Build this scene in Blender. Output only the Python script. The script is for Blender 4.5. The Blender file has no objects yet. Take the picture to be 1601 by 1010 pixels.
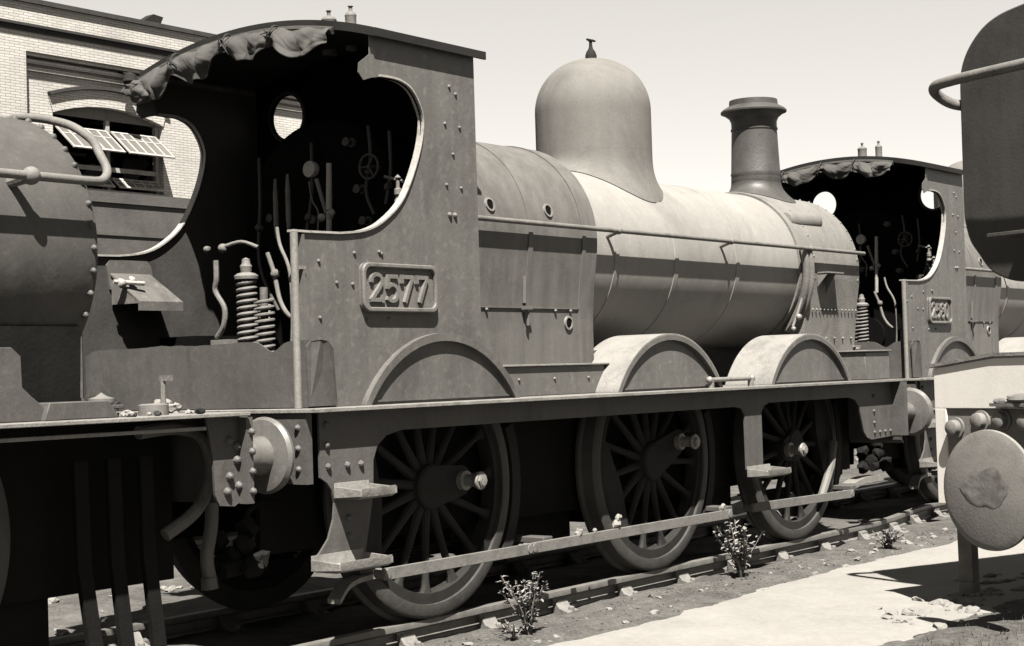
import bpy, bmesh, math, random
from mathutils import Vector, Matrix, noise
import numpy as np
random.seed(7)
PI = math.pi
R = math.radians
SC = bpy.context.scene
COL = SC.collection

# ------------------------------------------------------------------ camera
cam_d = bpy.data.cameras.new('camera')
cam = bpy.data.objects.new('camera', cam_d)
COL.objects.link(cam)
SC.camera = cam
def set_cam(C, yaw, pitch, roll, fpx):
    f = Vector((math.cos(pitch) * math.cos(yaw), math.cos(pitch) * math.sin(yaw), math.sin(pitch)))
    r = Vector((math.sin(yaw), -math.cos(yaw), 0))
    u = r.cross(f)
    c, s = math.cos(roll), math.sin(roll)
    r2, u2 = r * c + u * s, u * c - r * s
    m = Matrix((r2, u2, -f)).transposed().to_4x4()
    m.translation = Vector(C)
    cam.matrix_world = m
    cam_d.sensor_width = 36
    cam_d.lens = 36 * fpx / 1601
    cam_d.clip_start = .1
    cam_d.clip_end = 3000
set_cam((-10.154, -7.168, 1.456), 0.643, 0.0304, -0.0306, 2573.8)

# ------------------------------------------------------------------ sky, sun, exposure
SUN_L = Vector((.42, .41, -1)).normalized()          # the way the light travels
w = bpy.data.worlds.new('World'); SC.world = w; w.use_nodes = True
nt = w.node_tree; nt.nodes.clear()
sky = nt.nodes.new('ShaderNodeTexSky'); sky.sky_type = 'NISHITA'; sky.sun_disc = False
sky.sun_elevation = math.asin(-SUN_L.z)
sky.sun_rotation = math.atan2(-SUN_L.x, -SUN_L.y)
sky.dust_density = 0; sky.air_density = 1.0; sky.ozone_density = 1
bw = nt.nodes.new('ShaderNodeRGBToBW')
tint = nt.nodes.new('ShaderNodeMix'); tint.data_type = 'RGBA'; tint.blend_type = 'MULTIPLY'
tint.inputs[0].default_value = 1; tint.inputs[7].default_value = (1, .965, .90, 1)
bg = nt.nodes.new('ShaderNodeBackground'); bg.inputs[1].default_value = .058
wo = nt.nodes.new('ShaderNodeOutputWorld')
nt.links.new(sky.outputs[0], bw.inputs[0]); pw = nt.nodes.new('ShaderNodeMath'); pw.operation = 'POWER'; pw.inputs[1].default_value = .6
nt.links.new(bw.outputs[0], pw.inputs[0]); nt.links.new(pw.outputs[0], tint.inputs[6])
nt.links.new(tint.outputs[2], bg.inputs[0]); nt.links.new(bg.outputs[0], wo.inputs[0])
sun_d = bpy.data.lights.new('sun', 'SUN'); sun_d.energy = 5.0; sun_d.angle = R(.5); sun_d.color = (1, .96, .89)
sun = bpy.data.objects.new('sun', sun_d); COL.objects.link(sun)
sun.rotation_euler = SUN_L.to_track_quat('-Z', 'Y').to_euler()
sun.location = (-6, -6, 12)
vs = SC.view_settings
vs.view_transform = 'Standard'; vs.look = 'None'; vs.gamma = 1; vs.use_curve_mapping = False
vs.exposure = 2.6

# ------------------------------------------------------------------ materials (a monochrome print: every grey is slightly warm)
GF = .66                     # albedo scale that goes with the exposure above
def grey(v, k=None):
    v = v * (GF if k is None else k)
    return (v, v * .955, v * .89, 1)
def mat(name, base, rough=.6, var=.35, scale=6.0, streak=0.0, metal=0.0, bump=.15, bscale=40.0, spots=0.0, spec=.22, grunge=.3):
    m = bpy.data.materials.new(name); m.use_nodes = True
    n = m.node_tree.nodes; L = m.node_tree.links
    b = n['Principled BSDF']
    b.inputs['Roughness'].default_value = rough; b.inputs['Metallic'].default_value = metal
    b.inputs['Specular IOR Level'].default_value = spec
    tc = n.new('ShaderNodeTexCoord')
    n1 = n.new('ShaderNodeTexNoise'); n1.inputs['Scale'].default_value = scale; n1.inputs['Detail'].default_value = 6; n1.inputs['Roughness'].default_value = .62
    L.new(tc.outputs['Object'], n1.inputs['Vector'])
    val = n1.outputs['Fac']
    def math_(op, a, b_):
        q = n.new('ShaderNodeMath'); q.operation = op
        for i, x in enumerate((a, b_)):
            if isinstance(x, (int, float)): q.inputs[i].default_value = x
            else: L.new(x, q.inputs[i])
        return q.outputs[0]
    fac = math_('MULTIPLY_ADD', val, var * 2); fac.node.inputs[2].default_value = 1 - var
    if streak:
        mp = n.new('ShaderNodeMapping'); mp.inputs['Scale'].default_value = (14, 14, .9)
        L.new(tc.outputs['Object'], mp.inputs['Vector'])
        n2 = n.new('ShaderNodeTexNoise'); n2.inputs['Scale'].default_value = 1.0; n2.inputs['Detail'].default_value = 4
        L.new(mp.outputs[0], n2.inputs['Vector'])
        s = math_('MULTIPLY_ADD', n2.outputs['Fac'], streak * 2); s.node.inputs[2].default_value = 1 - streak
        fac = math_('MULTIPLY', fac, s)
    if spots:
        n3 = n.new('ShaderNodeTexNoise'); n3.inputs['Scale'].default_value = scale * 9; n3.inputs['Detail'].default_value = 3
        L.new(tc.outputs['Object'], n3.inputs['Vector'])
        cr = n.new('ShaderNodeMapRange'); cr.inputs[1].default_value = .55; cr.inputs[2].default_value = .72
        cr.inputs[3].default_value = 1; cr.inputs[4].default_value = 1 + spots
        L.new(n3.outputs['Fac'], cr.inputs[0]); fac = math_('MULTIPLY', fac, cr.outputs[0])
    if grunge:                                   # stains with shapes of their own, and fine grain
        g1 = n.new('ShaderNodeTexNoise'); g1.inputs['Scale'].default_value = scale * .55; g1.inputs['Detail'].default_value = 9; g1.inputs['Roughness'].default_value = .72; g1.inputs['Distortion'].default_value = .6
        mp2 = n.new('ShaderNodeMapping'); mp2.inputs['Location'].default_value = (7.3, 2.1, 4.4); mp2.inputs['Scale'].default_value = (1, 1, .6)
        L.new(tc.outputs['Object'], mp2.inputs['Vector']); L.new(mp2.outputs[0], g1.inputs['Vector'])
        r1 = n.new('ShaderNodeMapRange'); r1.inputs[1].default_value = .50; r1.inputs[2].default_value = .66; r1.inputs[3].default_value = 1; r1.inputs[4].default_value = 1 - grunge
        L.new(g1.outputs['Fac'], r1.inputs[0]); fac = math_('MULTIPLY', fac, r1.outputs[0])
        g2 = n.new('ShaderNodeTexNoise'); g2.inputs['Scale'].default_value = 170; g2.inputs['Detail'].default_value = 2
        L.new(tc.outputs['Object'], g2.inputs['Vector'])
        f2 = math_('MULTIPLY_ADD', g2.outputs['Fac'], .7); f2.node.inputs[2].default_value = .65
        fac = math_('MULTIPLY', fac, f2)
    mx = n.new('ShaderNodeMix'); mx.data_type = 'RGBA'; mx.blend_type = 'MULTIPLY'; mx.inputs[0].default_value = 1
    mx.inputs[6].default_value = grey(base)
    L.new(fac, mx.inputs[7]); L.new(mx.outputs[2], b.inputs['Base Color'])
    rr = n.new('ShaderNodeMapRange'); rr.inputs[3].default_value = max(0, rough - .12); rr.inputs[4].default_value = min(1, rough + .15)
    L.new(val, rr.inputs[0]); L.new(rr.outputs[0], b.inputs['Roughness'])
    if bump:
        nb = n.new('ShaderNodeTexNoise'); nb.inputs['Scale'].default_value = bscale; nb.inputs['Detail'].default_value = 5
        L.new(tc.outputs['Object'], nb.inputs['Vector'])
        bp = n.new('ShaderNodeBump'); bp.inputs['Strength'].default_value = bump; bp.inputs['Distance'].default_value = .02
        L.new(nb.outputs['Fac'], bp.inputs['Height']); L.new(bp.outputs[0], b.inputs['Normal'])
    return m
M = {
 'pale_top':    mat('pale splasher top', 0.145, .75, .25, 7.0, .1, bump=.2, bscale=60),  # paler than the side paint, for splasher tops and box lids
 'paint':   mat('weathered cab paint', 0.074, .5, .34, 2.2, .22, bump=.09, bscale=22, spots=.35, grunge=.38, spec=.3),
 'boiler':  mat('dusty boiler paint', .17, .55, .18, 2.6, .12, bump=.05, bscale=14, spots=.1, grunge=.18, spec=.3),
 'sooty':   mat('sooty boiler paint', 0.052, .6, .35, 3.0, .18, bump=.10, bscale=16, spots=.2, grunge=.4),
 'firebox': mat('firebox cleading paint', 0.084, .5, .30, 3.0, .34, bump=.08, bscale=18),
 'smokebox':mat('smokebox plate', 0.12, .65, .30, 4.0, .10, bump=.14, bscale=40),
 'dome':    mat('dome sheet', .115, .8, .25, 2.0, .10, bump=.06, bscale=20, spec=.08),
 'chimney': mat('chimney iron', 0.042, .5, .30, 5.0, .15, bump=.10, bscale=40),
 'roof':    mat('sooty roof sheet', 0.014, .85, .3, 4.0, bump=.1, spec=.1),
 'frame':   mat('greasy black frame', 0.006, .8, .5, 6.0, .1, bump=.15, spec=.08),
 'valance': mat('grimy valance', 0.034, .6, .35, 5.0, .15, bump=.12),
 'plain':   mat('grimy steel plate', 0.055, .6, .35, 5.0, .15, bump=.12),
 'step':    mat('worn step iron', 0.14, .55, .35, 12.0, bump=.2, bscale=60),
 'wheel':   mat('grimy wheel', 0.017, .75, .45, 6.0, bump=.12, spec=.12),
 'tyre':    mat('steel tyre', 0.04, .6, .4, 9.0, bump=.1, spec=.2),
 'bright':  mat('worn bright steel', 0.17, .42, .3, 20.0, metal=.25, bump=.08),
 'rod':     mat('dusty iron rod', 0.1, .7, .3, 9.0, bump=.15),
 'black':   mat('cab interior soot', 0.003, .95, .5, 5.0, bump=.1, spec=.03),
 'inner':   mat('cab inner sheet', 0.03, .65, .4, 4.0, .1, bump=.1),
 'plate':   mat('cast number plate', 0.1, .5, .25, 14.0, bump=.12, bscale=80),
 'plate_hi':mat('worn cast rim', 0.19, .5, .2, 14.0, bump=.08),
 'canvas':  mat('canvas sheet', 0.046, .8, .30, 5.0, bump=.08, bscale=160, spec=.15),
 'rope':    mat('tarred rope', 0.03, .9, .3, 40.0),
 'pale':    mat('pale fitting', 0.22, .55, .2, 30.0),
 'hose':    mat('rubber hose', 0.08, .7, .3, 20.0, bump=.2, bscale=90),
 'rail':    mat('rail steel', 0.13, .45, .4, 10.0, metal=.3, bump=.1),
 'chair':   mat('rusty chair iron', 0.11, .8, .4, 18.0, bump=.3),
 'sleeper': mat('tarred sleeper', 0.03, .9, .5, 9.0, bump=.4, bscale=30),
 'coal':    mat('coal lumps', 0.012, .5, .5, 20.0, bump=.4),
 'stone':   mat('pale stone', 0.15, .9, .35, 9.0, bump=.4, bscale=30),
 'white':   mat('whitewashed beam', 0.5, .7, .06, 4.0, .05, bump=.03, grunge=.08),
 'tank':    mat('dark tank paint', 0.032, .5, .3, 3.0, .1, bump=.08),
 'disc':    mat('worn buffer head', 0.13, .6, .30, 8.0, bump=.07, bscale=60, grunge=.25),
 'grease':  mat('buffer grease', 0.115, .6, .5, 9.0, bump=.12, bscale=30, grunge=.35),
 'timber':  mat('weathered timber', 0.14, .85, .3, 6.0, .3, bump=.3),
 'wagon':   mat('grey wagon side', 0.07, .65, .25, 3.0, .12, bump=.1),
 'gravel':  mat('gravel', .085, .9, .6, 14.0, bump=0),
 'leaf':    mat('weed leaf', 0.16, .6, .35, 12.0, bump=0),
 'stem':    mat('weed stem', 0.08, .7, .3, 12.0, bump=0),
 'grass':   mat('dry grass', 0.06, .7, .5, 3.0, bump=0),
 'coping':  mat('dark coping', 0.03, .8, .3, 5.0, bump=.2),
 'board':   mat('painted tympanum', 0.11, .7, .2, 6.0, bump=.1),
 'sash':    mat('window bars', 0.24, .6, .2, 9.0),
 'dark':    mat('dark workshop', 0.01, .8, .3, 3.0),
}
def brick_mat(name, c1, c2, mortar, across='X'):
    m = bpy.data.materials.new(name); m.use_nodes = True
    n = m.node_tree.nodes; L = m.node_tree.links; b = n['Principled BSDF']
    b.inputs['Roughness'].default_value = .85; b.inputs['Specular IOR Level'].default_value = .2
    tc = n.new('ShaderNodeTexCoord'); s = n.new('ShaderNodeSeparateXYZ'); c = n.new('ShaderNodeCombineXYZ')
    L.new(tc.outputs['Object'], s.inputs[0])
    ad = n.new('ShaderNodeMath'); ad.operation = 'ADD'; L.new(s.outputs[0], ad.inputs[0]); L.new(s.outputs[1], ad.inputs[1])
    L.new(ad.outputs[0], c.inputs[0]); L.new(s.outputs[2], c.inputs[1])
    wv = n.new('ShaderNodeTexNoise'); wv.inputs['Scale'].default_value = 5; L.new(tc.outputs['Object'], wv.inputs['Vector'])
    wm = n.new('ShaderNodeVectorMath'); wm.operation = 'MULTIPLY_ADD'; wm.inputs[1].default_value = (.02, .02, 0); L.new(wv.outputs['Color'], wm.inputs[0]); L.new(c.outputs[0], wm.inputs[2]); c = wm
    bt = n.new('ShaderNodeTexBrick'); L.new(c.outputs[0], bt.inputs['Vector'])
    bt.inputs['Color1'].default_value = grey(c1); bt.inputs['Color2'].default_value = grey(c2); bt.inputs['Mortar'].default_value = grey(mortar)
    bt.inputs['Scale'].default_value = 1; bt.inputs['Mortar Size'].default_value = .007; bt.inputs['Mortar Smooth'].default_value = .3
    bt.inputs['Bias'].default_value = -.3; bt.inputs['Brick Width'].default_value = .24; bt.inputs['Row Height'].default_value = .058
    nz = n.new('ShaderNodeTexNoise'); nz.inputs['Scale'].default_value = .7; nz.inputs['Detail'].default_value = 7; L.new(tc.outputs['Object'], nz.inputs['Vector'])
    mr = n.new('ShaderNodeMapRange'); mr.inputs[3].default_value = .62; mr.inputs[4].default_value = 1.22; L.new(nz.outputs['Fac'], mr.inputs[0])
    mx = n.new('ShaderNodeMix'); mx.data_type = 'RGBA'; mx.blend_type = 'MULTIPLY'; mx.inputs[0].default_value = 1
    L.new(bt.outputs['Color'], mx.inputs[6]); L.new(mr.outputs[0], mx.inputs[7]); L.new(mx.outputs[2], b.inputs['Base Color'])
    bp = n.new('ShaderNodeBump'); bp.inputs['Strength'].default_value = .5; bp.inputs['Distance'].default_value = .01; bp.invert = True
    L.new(bt.outputs['Fac'], bp.inputs['Height']); L.new(bp.outputs[0], b.inputs['Normal'])
    return m
M['brick'] = brick_mat('cream brick', .41, .33, .20)
M['redbrick'] = brick_mat('dark brick band', .03, .025, .02)
def ground_mat(name, dark, light, scale, rough=.95, fine=60, bump=.6, patch=.8):
    m = bpy.data.materials.new(name); m.use_nodes = True
    n = m.node_tree.nodes; L = m.node_tree.links; b = n['Principled BSDF']
    b.inputs['Roughness'].default_value = rough; b.inputs['Specular IOR Level'].default_value = .1
    tc = n.new('ShaderNodeTexCoord')
    a = n.new('ShaderNodeTexNoise'); a.inputs['Scale'].default_value = scale; a.inputs['Detail'].default_value = 8; a.inputs['Roughness'].default_value = .7
    v = n.new('ShaderNodeTexVoronoi'); v.inputs['Scale'].default_value = fine
    p = n.new('ShaderNodeTexNoise'); p.inputs['Scale'].default_value = patch; p.inputs['Detail'].default_value = 3
    for q in (a, v, p): L.new(tc.outputs['Object'], q.inputs['Vector'])
    ad = n.new('ShaderNodeMath'); ad.operation = 'MULTIPLY_ADD'; L.new(v.outputs['Color'], ad.inputs[0]); ad.inputs[1].default_value = .3; L.new(a.outputs['Fac'], ad.inputs[2])
    a2 = n.new('ShaderNodeMath'); a2.operation = 'MULTIPLY_ADD'; L.new(p.outputs['Fac'], a2.inputs[0]); a2.inputs[1].default_value = .5; L.new(ad.outputs[0], a2.inputs[2])
    mr = n.new('ShaderNodeMapRange'); mr.inputs[1].default_value = .6; mr.inputs[2].default_value = 1.25; L.new(a2.outputs[0], mr.inputs[0])
    mx = n.new('ShaderNodeMix'); mx.data_type = 'RGBA'; L.new(mr.outputs[0], mx.inputs[0]); mx.inputs[6].default_value = grey(dark); mx.inputs[7].default_value = grey(light)
    L.new(mx.outputs[2], b.inputs['Base Color'])
    bp = n.new('ShaderNodeBump'); bp.inputs['Strength'].default_value = bump; bp.inputs['Distance'].default_value = .03
    L.new(ad.outputs[0], bp.inputs['Height']); L.new(bp.outputs[0], b.inputs['Normal'])
    return m
M['dirt'] = ground_mat('cinder dirt', .025, .095, 5.0)
M['path'] = ground_mat('pale trodden path', .135, .185, 3.0, fine=40, bump=.2)
M['cinders'] = ground_mat('dark cinders', .02, .09, 9.0, fine=30)
def glass_mat():
    m = bpy.data.materials.new('dusty window glass'); m.use_nodes = True
    b = m.node_tree.nodes['Principled BSDF']
    b.inputs['Base Color'].default_value = grey(.14); b.inputs['Roughness'].default_value = .25
    b.inputs['Transmission Weight'].default_value = .35; b.inputs['IOR'].default_value = 1.45
    return m
M['glass'] = glass_mat()

# ------------------------------------------------------------------ mesh helpers
def V(*a): return Vector(a)
class MB:
    def __init__(s): s.bm = bmesh.new()
    def box(s, x0, x1, y0, y1, z0, z1):
        r = bmesh.ops.create_cube(s.bm, size=1)
        bmesh.ops.transform(s.bm, verts=r['verts'], matrix=Matrix.Translation(((x0+x1)/2, (y0+y1)/2, (z0+z1)/2)) @ Matrix.Diagonal((abs(x1-x0), abs(y1-y0), abs(z1-z0), 1)))
        return s
    def ring(s, c, u, v, r, seg):
        return [s.bm.verts.new(c + (u * math.cos(2*PI*i/seg) + v * math.sin(2*PI*i/seg)) * r) for i in range(seg)]
    def skin(s, A, B):
        n = len(A)
        for i in range(n):
            try: s.bm.faces.new((A[i], A[(i+1) % n], B[(i+1) % n], B[i]))
            except ValueError: pass
    def cap(s, A, flip=False):
        try: s.bm.faces.new(A if not flip else A[::-1])
        except ValueError: pass
    def tube(s, pts, r, seg=10, closed=False, squash=1.0):
        pts = [Vector(p) for p in pts]; n = len(pts); rings = []
        rr = r if isinstance(r, (list, tuple)) else [r] * n
        t0 = (pts[1] - pts[0]).normalized()
        ref = V(0, 0, 1) if abs(t0.z) < .9 else V(1, 0, 0)
        u = t0.cross(ref).normalized()
        for i in range(n):
            a = pts[i-1] if (i > 0 or closed) else pts[i]; b = pts[(i+1) % n] if (i < n-1 or closed) else pts[i]
            t = (b - a).normalized(); u = (u - t * u.dot(t)).normalized(); v = t.cross(u)
            rings.append(s.ring(pts[i], u, v * squash, rr[i], seg))
        for i in range(n-1): s.skin(rings[i], rings[i+1])
        if closed: s.skin(rings[-1], rings[0])
        else: s.cap(rings[0], True); s.cap(rings[-1])
        return s
    def cyl(s, p0, p1, r, seg=16, r2=None):
        return s.tube([p0, p1], [r, r if r2 is None else r2], seg)
    def lathe(s, prof, o, ax, seg=48, cap=True):
        o = Vector(o); ax = Vector(ax).normalized(); ref = V(0, 0, 1) if abs(ax.z) < .9 else V(1, 0, 0)
        u = ax.cross(ref).normalized(); v = ax.cross(u); prev = None; first = None
        for a, r in prof:
            R_ = s.ring(o + ax * a, u, v, max(r, .0005), seg)
            if prev: s.skin(prev, R_)
            else: first = R_
            prev = R_
        if cap: s.cap(first, True); s.cap(prev)
        return s
    def prism(s, poly, vec):
        vec = Vector(vec); A = [s.bm.verts.new(Vector(p)) for p in poly]; B = [s.bm.verts.new(Vector(p) + vec) for p in poly]
        s.cap(A); s.cap(B, True); s.skin(A, B)
        return s
    def plate(s, outer, holes, fn, vec):
        """flat sheet with holes: 2-D outlines mapped by fn, thickened along vec"""
        vec = Vector(vec); side = []
        for off in (Vector((0, 0, 0)), vec):
            loops = []; ed = []
            for lp in [outer] + holes:
                vs_ = [s.bm.verts.new(Vector(fn(*p)) + off) for p in lp]; loops.append(vs_)
                for i in range(len(vs_)): ed.append(s.bm.edges.new((vs_[i], vs_[(i+1) % len(vs_)])))
            bmesh.ops.triangle_fill(s.bm, use_beauty=True, edges=ed)
            side.append(loops)
        for a, b in zip(*side): s.skin(a, b)
        return s
    def strip(s, pts, wv, tv):
        """ribbon of rectangular section swept along pts, width vector wv, thickness vector function tv(i)"""
        rings = []
        wv = Vector(wv)
        for i, p in enumerate(pts):
            p = Vector(p); t = Vector(tv(i)); rings.append([s.bm.verts.new(q) for q in (p, p + wv, p + wv + t, p + t)])
        for a, b in zip(rings, rings[1:]): s.skin(a, b)
        s.cap(rings[0], True); s.cap(rings[-1])
        return s
    def rivet(s, p, n, r=.012):
        p = Vector(p); n = Vector(n).normalized(); ref = V(0, 0, 1) if abs(n.z) < .9 else V(1, 0, 0)
        u = n.cross(ref).normalized(); v = n.cross(u)
        a = s.ring(p, u, v, r, 8); b = s.ring(p + n * r * .6, u, v, r * .75, 8); c = s.ring(p + n * r * .95, u, v, r * .3, 8)
        s.skin(a, b); s.skin(b, c); s.cap(c)
        return s
    def nut(s, p, n, r, h):
        p = Vector(p); n = Vector(n).normalized()
        return s.tube([p, p + n * h], r, 6)
    def lump(s, c, r, seed=0, k=.45, sub=2, flat=1.0):
        q = bmesh.ops.create_icosphere(s.bm, subdivisions=sub, radius=1)
        c = Vector(c); o = Vector((seed * 3.1, seed * 1.7, seed * .9))
        for v in q['verts']:
            d = v.co.normalized(); f = 1 + k * noise.noise(d * 1.3 + o) + k * .5 * noise.noise(d * 3.1 + o)
            rr = Vector(r) if not isinstance(r, (int, float)) else Vector((r, r, r * flat))
            v.co = c + Vector((d.x * rr.x, d.y * rr.y, d.z * rr.z)) * f
        return s
    def build(s, name, m, parent=None, smooth=35, bevel=0.0):
        bmesh.ops.recalc_face_normals(s.bm, faces=s.bm.faces)
        me = bpy.data.meshes.new(name); s.bm.to_mesh(me); s.bm.free()
        o = bpy.data.objects.new(name, me); COL.objects.link(o)
        me.materials.append(M[m] if isinstance(m, str) else m)
        if smooth:
            for p in me.polygons: p.use_smooth = True
            me.set_sharp_from_angle(angle=R(smooth))
        if bevel:
            b = o.modifiers.new('bevel', 'BEVEL'); b.width = bevel; b.segments = 2; b.limit_method = 'ANGLE'; b.angle_limit = R(50)
        if parent: o.parent = parent
        return o
def tag(o, label=None, cat=None, group=None, kind=None):
    if label: o['label'] = label
    if cat: o['category'] = cat
    if group: o['group'] = group
    if kind: o['kind'] = kind
    return o
def empty(name, loc=(0, 0, 0), rz=0):
    o = bpy.data.objects.new(name, None); COL.objects.link(o); o.location = loc; o.rotation_euler.z = rz; o.empty_display_size = .3
    return o
def arc(cx, cz, r, a0, a1, n):
    return [(cx + r * math.cos(R(a0 + (a1 - a0) * i / n)), cz + r * math.sin(R(a0 + (a1 - a0) * i / n))) for i in range(n + 1)]
def smooth_path(pts, n=6):
    pts = [Vector(p) for p in pts]; out = []
    for i in range(len(pts) - 1):
        p0 = pts[max(i-1, 0)]; p1 = pts[i]; p2 = pts[i+1]; p3 = pts[min(i+2, len(pts)-1)]
        for k in range(n):
            t = k / n
            out.append(.5 * ((2*p1) + (p2-p0)*t + (2*p0-5*p1+4*p2-p3)*t*t + (3*p1-p0-3*p2+p3)*t**3))
    return out + [pts[-1]]
def sm2(pts, n=5): return [(p.x, p.y) for p in smooth_path([(a, b, 0) for a, b in pts], n)]

# ------------------------------------------------------------------ the engine without a tender (0-6-0); x forward, y away from the camera, z up
BZ, BR = 2.30, .675            # boiler centre height and radius
WX = (-2.515, 0, 2.21)         # wheel centres
def digit(ch):
    if ch == '2': return [sm2([(.06,.74),(.10,.9),(.3,.99),(.5,.92),(.56,.74),(.47,.54),(.25,.3),(.04,.06)]), [(.02,.06),(.6,.06)], [(.6,.0),(.6,.2)]]
    if ch == '5': return [[(.56,.93),(.1,.93)], [(.12,.95),(.09,.52)], sm2([(.09,.54),(.28,.64),(.5,.55),(.57,.33),(.48,.1),(.27,.03),(.06,.12)])]
    if ch == '7': return [[(.02,.93),(.6,.93)], [(.05,.97),(.05,.74)], [(.57,.9),(.2,.02)]]
    if ch == '8': return [sm2([(.3,.54),(.1,.64),(.1,.86),(.3,.97),(.5,.86),(.5,.64),(.3,.54)]), sm2([(.3,.54),(.05,.4),(.05,.14),(.3,.03),(.55,.14),(.55,.4),(.3,.54)])]
    return [sm2([(.3,.97),(.1,.84),(.04,.5),(.1,.16),(.3,.03),(.5,.16),(.56,.5),(.5,.84),(.3,.97)])]
def number_plate(text, parent, x0, x1, z0, z1, y):
    def rr(a, b, c, d, r, n=5):
        return arc(b-r, d-r, r, 0, 90, n) + arc(a+r, d-r, r, 90, 180, n) + arc(a+r, c+r, r, 180, 270, n) + arc(b-r, c+r, r, 270, 360, n)
    m = MB(); m.plate(rr(x0, x1, z0, z1, .05), [], lambda a, b: (a, y, b), (0, -.014, 0))
    p = m.build('number_plate', 'plate', parent)
    m = MB(); m.plate(rr(x0, x1, z0, z1, .055), [rr(x0+.026, x1-.026, z0+.026, z1-.026, .04)], lambda a, b: (a, y-.0142, b), (0, -.024, 0))
    m.build('plate_rim', 'plate', p, bevel=.006)
    W = x1 - x0; H = (z1 - z0) * .56; cw = (W - .13) / len(text); zb = z0 + (z1 - z0) * .21
    for i, ch in enumerate(text):
        m = MB(); ox = x0 + .07 + cw * i
        for k, st in enumerate(digit(ch)):
            pts = [V(ox + u * cw * 1.28, y - .0145, zb + v * H) for u, v in st]
            hw = .0105
            rings = []
            for j, q in enumerate(pts):
                a = pts[max(j-1, 0)]; b = pts[min(j+1, len(pts)-1)]; t = (b - a).normalized(); nrm = V(-t.z, 0, t.x)
                e = -t * hw * .7 if j == 0 else (t * hw * .7 if j == len(pts)-1 else V(0, 0, 0))
                q = q + e; h = -.017 - .0006 * k
                rings.append([m.bm.verts.new(c) for c in (q - nrm*hw*1.3, q - nrm*hw + V(0, h, 0), q + nrm*hw + V(0, h, 0), q + nrm*hw*1.3)])
            for A, B in zip(rings, rings[1:]): m.skin(A, B)
            m.cap(rings[0], True); m.cap(rings[-1])
        m.build('numeral', 'plate', p, smooth=0)
    return p

def wheel(root, x, side, pin, weight=True):
    y0 = side * .81                        # outer face of the tyre
    s = side
    prof = [(0, .70), (0, .765), (-.012, .785), (-.095, .793), (-.105, .822), (-.128, .822), (-.135, .80), (-.135, .70)]
    c = V(x, y0, .787)
    m = MB()                               # spoked centre
    m.lathe([(-.015, .635), (-.02, .70), (-.118, .70), (-.118, .635)], c, (0, s, 0), 64, cap=False)
    m.lathe([(-.015, .635), (-.118, .635)], c, (0, s, 0), 64, cap=False)
    m.lathe([(-.15, .0), (-.15, .15), (.0, .135), (.012, .12), (.012, 0)], c, (0, s, 0), 40)
    pa = math.atan2(pin[1], pin[0])
    N = 15
    for i in range(N):
        a = pa + 2 * PI * i / N
        d = V(math.cos(a), 0, math.sin(a)); t = V(-d.z, 0, d.x)
        rings = []
        for r, hw, hy in ((.13, .034, .034), (.3, .026, .026), (.55, .022, .022), (.60, .028, .026), (.645, .06, .03)):
            q = c + d * r + V(0, -s * .062, 0)
            rings.append([m.bm.verts.new(q + t * hw * math.cos(b) + V(0, hy * math.sin(b), 0)) for b in [2*PI*k/8 for k in range(8)]])
        for A, B in zip(rings, rings[1:]): m.skin(A, B)
    pc = c + V(pin[0], 0, pin[1])          # crank boss round the pin
    d = V(math.cos(pa), 0, math.sin(pa)); t = V(-d.z, 0, d.x)
    L = math.hypot(*pin)
    poly = [c + t * .13 + V(0, s*.005, 0)] + [pc + (d * math.cos(b) + t * math.sin(b)) * .092 + V(0, s*.005, 0) for b in [PI/2 - PI*k/8 for k in range(9)]] + [c - t * .13 + V(0, s*.005, 0)]
    m.prism(poly, (0, -s * .15, 0))
    if weight:
        a0 = pa + PI
        o = [c + V(math.cos(a0 + b), 0, math.sin(a0 + b)) * .64 + V(0, -s*.02, 0) for b in [(-.62 + 1.24*k/14) for k in range(15)]]
        q = [c + V(math.cos(a0 + b), 0, math.sin(a0 + b)) * (.60 - .16 * math.cos(b * 2.3)) + V(0, -s*.02, 0) for b in [(.62 - 1.24*k/14) for k in range(15)]]
        m.prism(o + q, (0, -s * .08, 0))
    wc = m.build('wheel', 'wheel', root)
    m = MB(); m.lathe(prof + [prof[0]], c, (0, s, 0), 72, cap=False); m.build('tyre', 'tyre', wc)
    m = MB()
    m.lathe([(.0, .060), (.035, .060), (.04, .038), (.125, .038), (.127, .052), (.146, .057), (.154, .052), (.156, .032), (.172, .030), (.175, 0)], pc + V(0, s*.005, 0), (0, s, 0), 24)
    m.nut(pc + V(0, s*.158, 0), (0, s, 0), .040, .014)
    m.build('crank_pin', 'bright', wc)
    return wc

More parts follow.
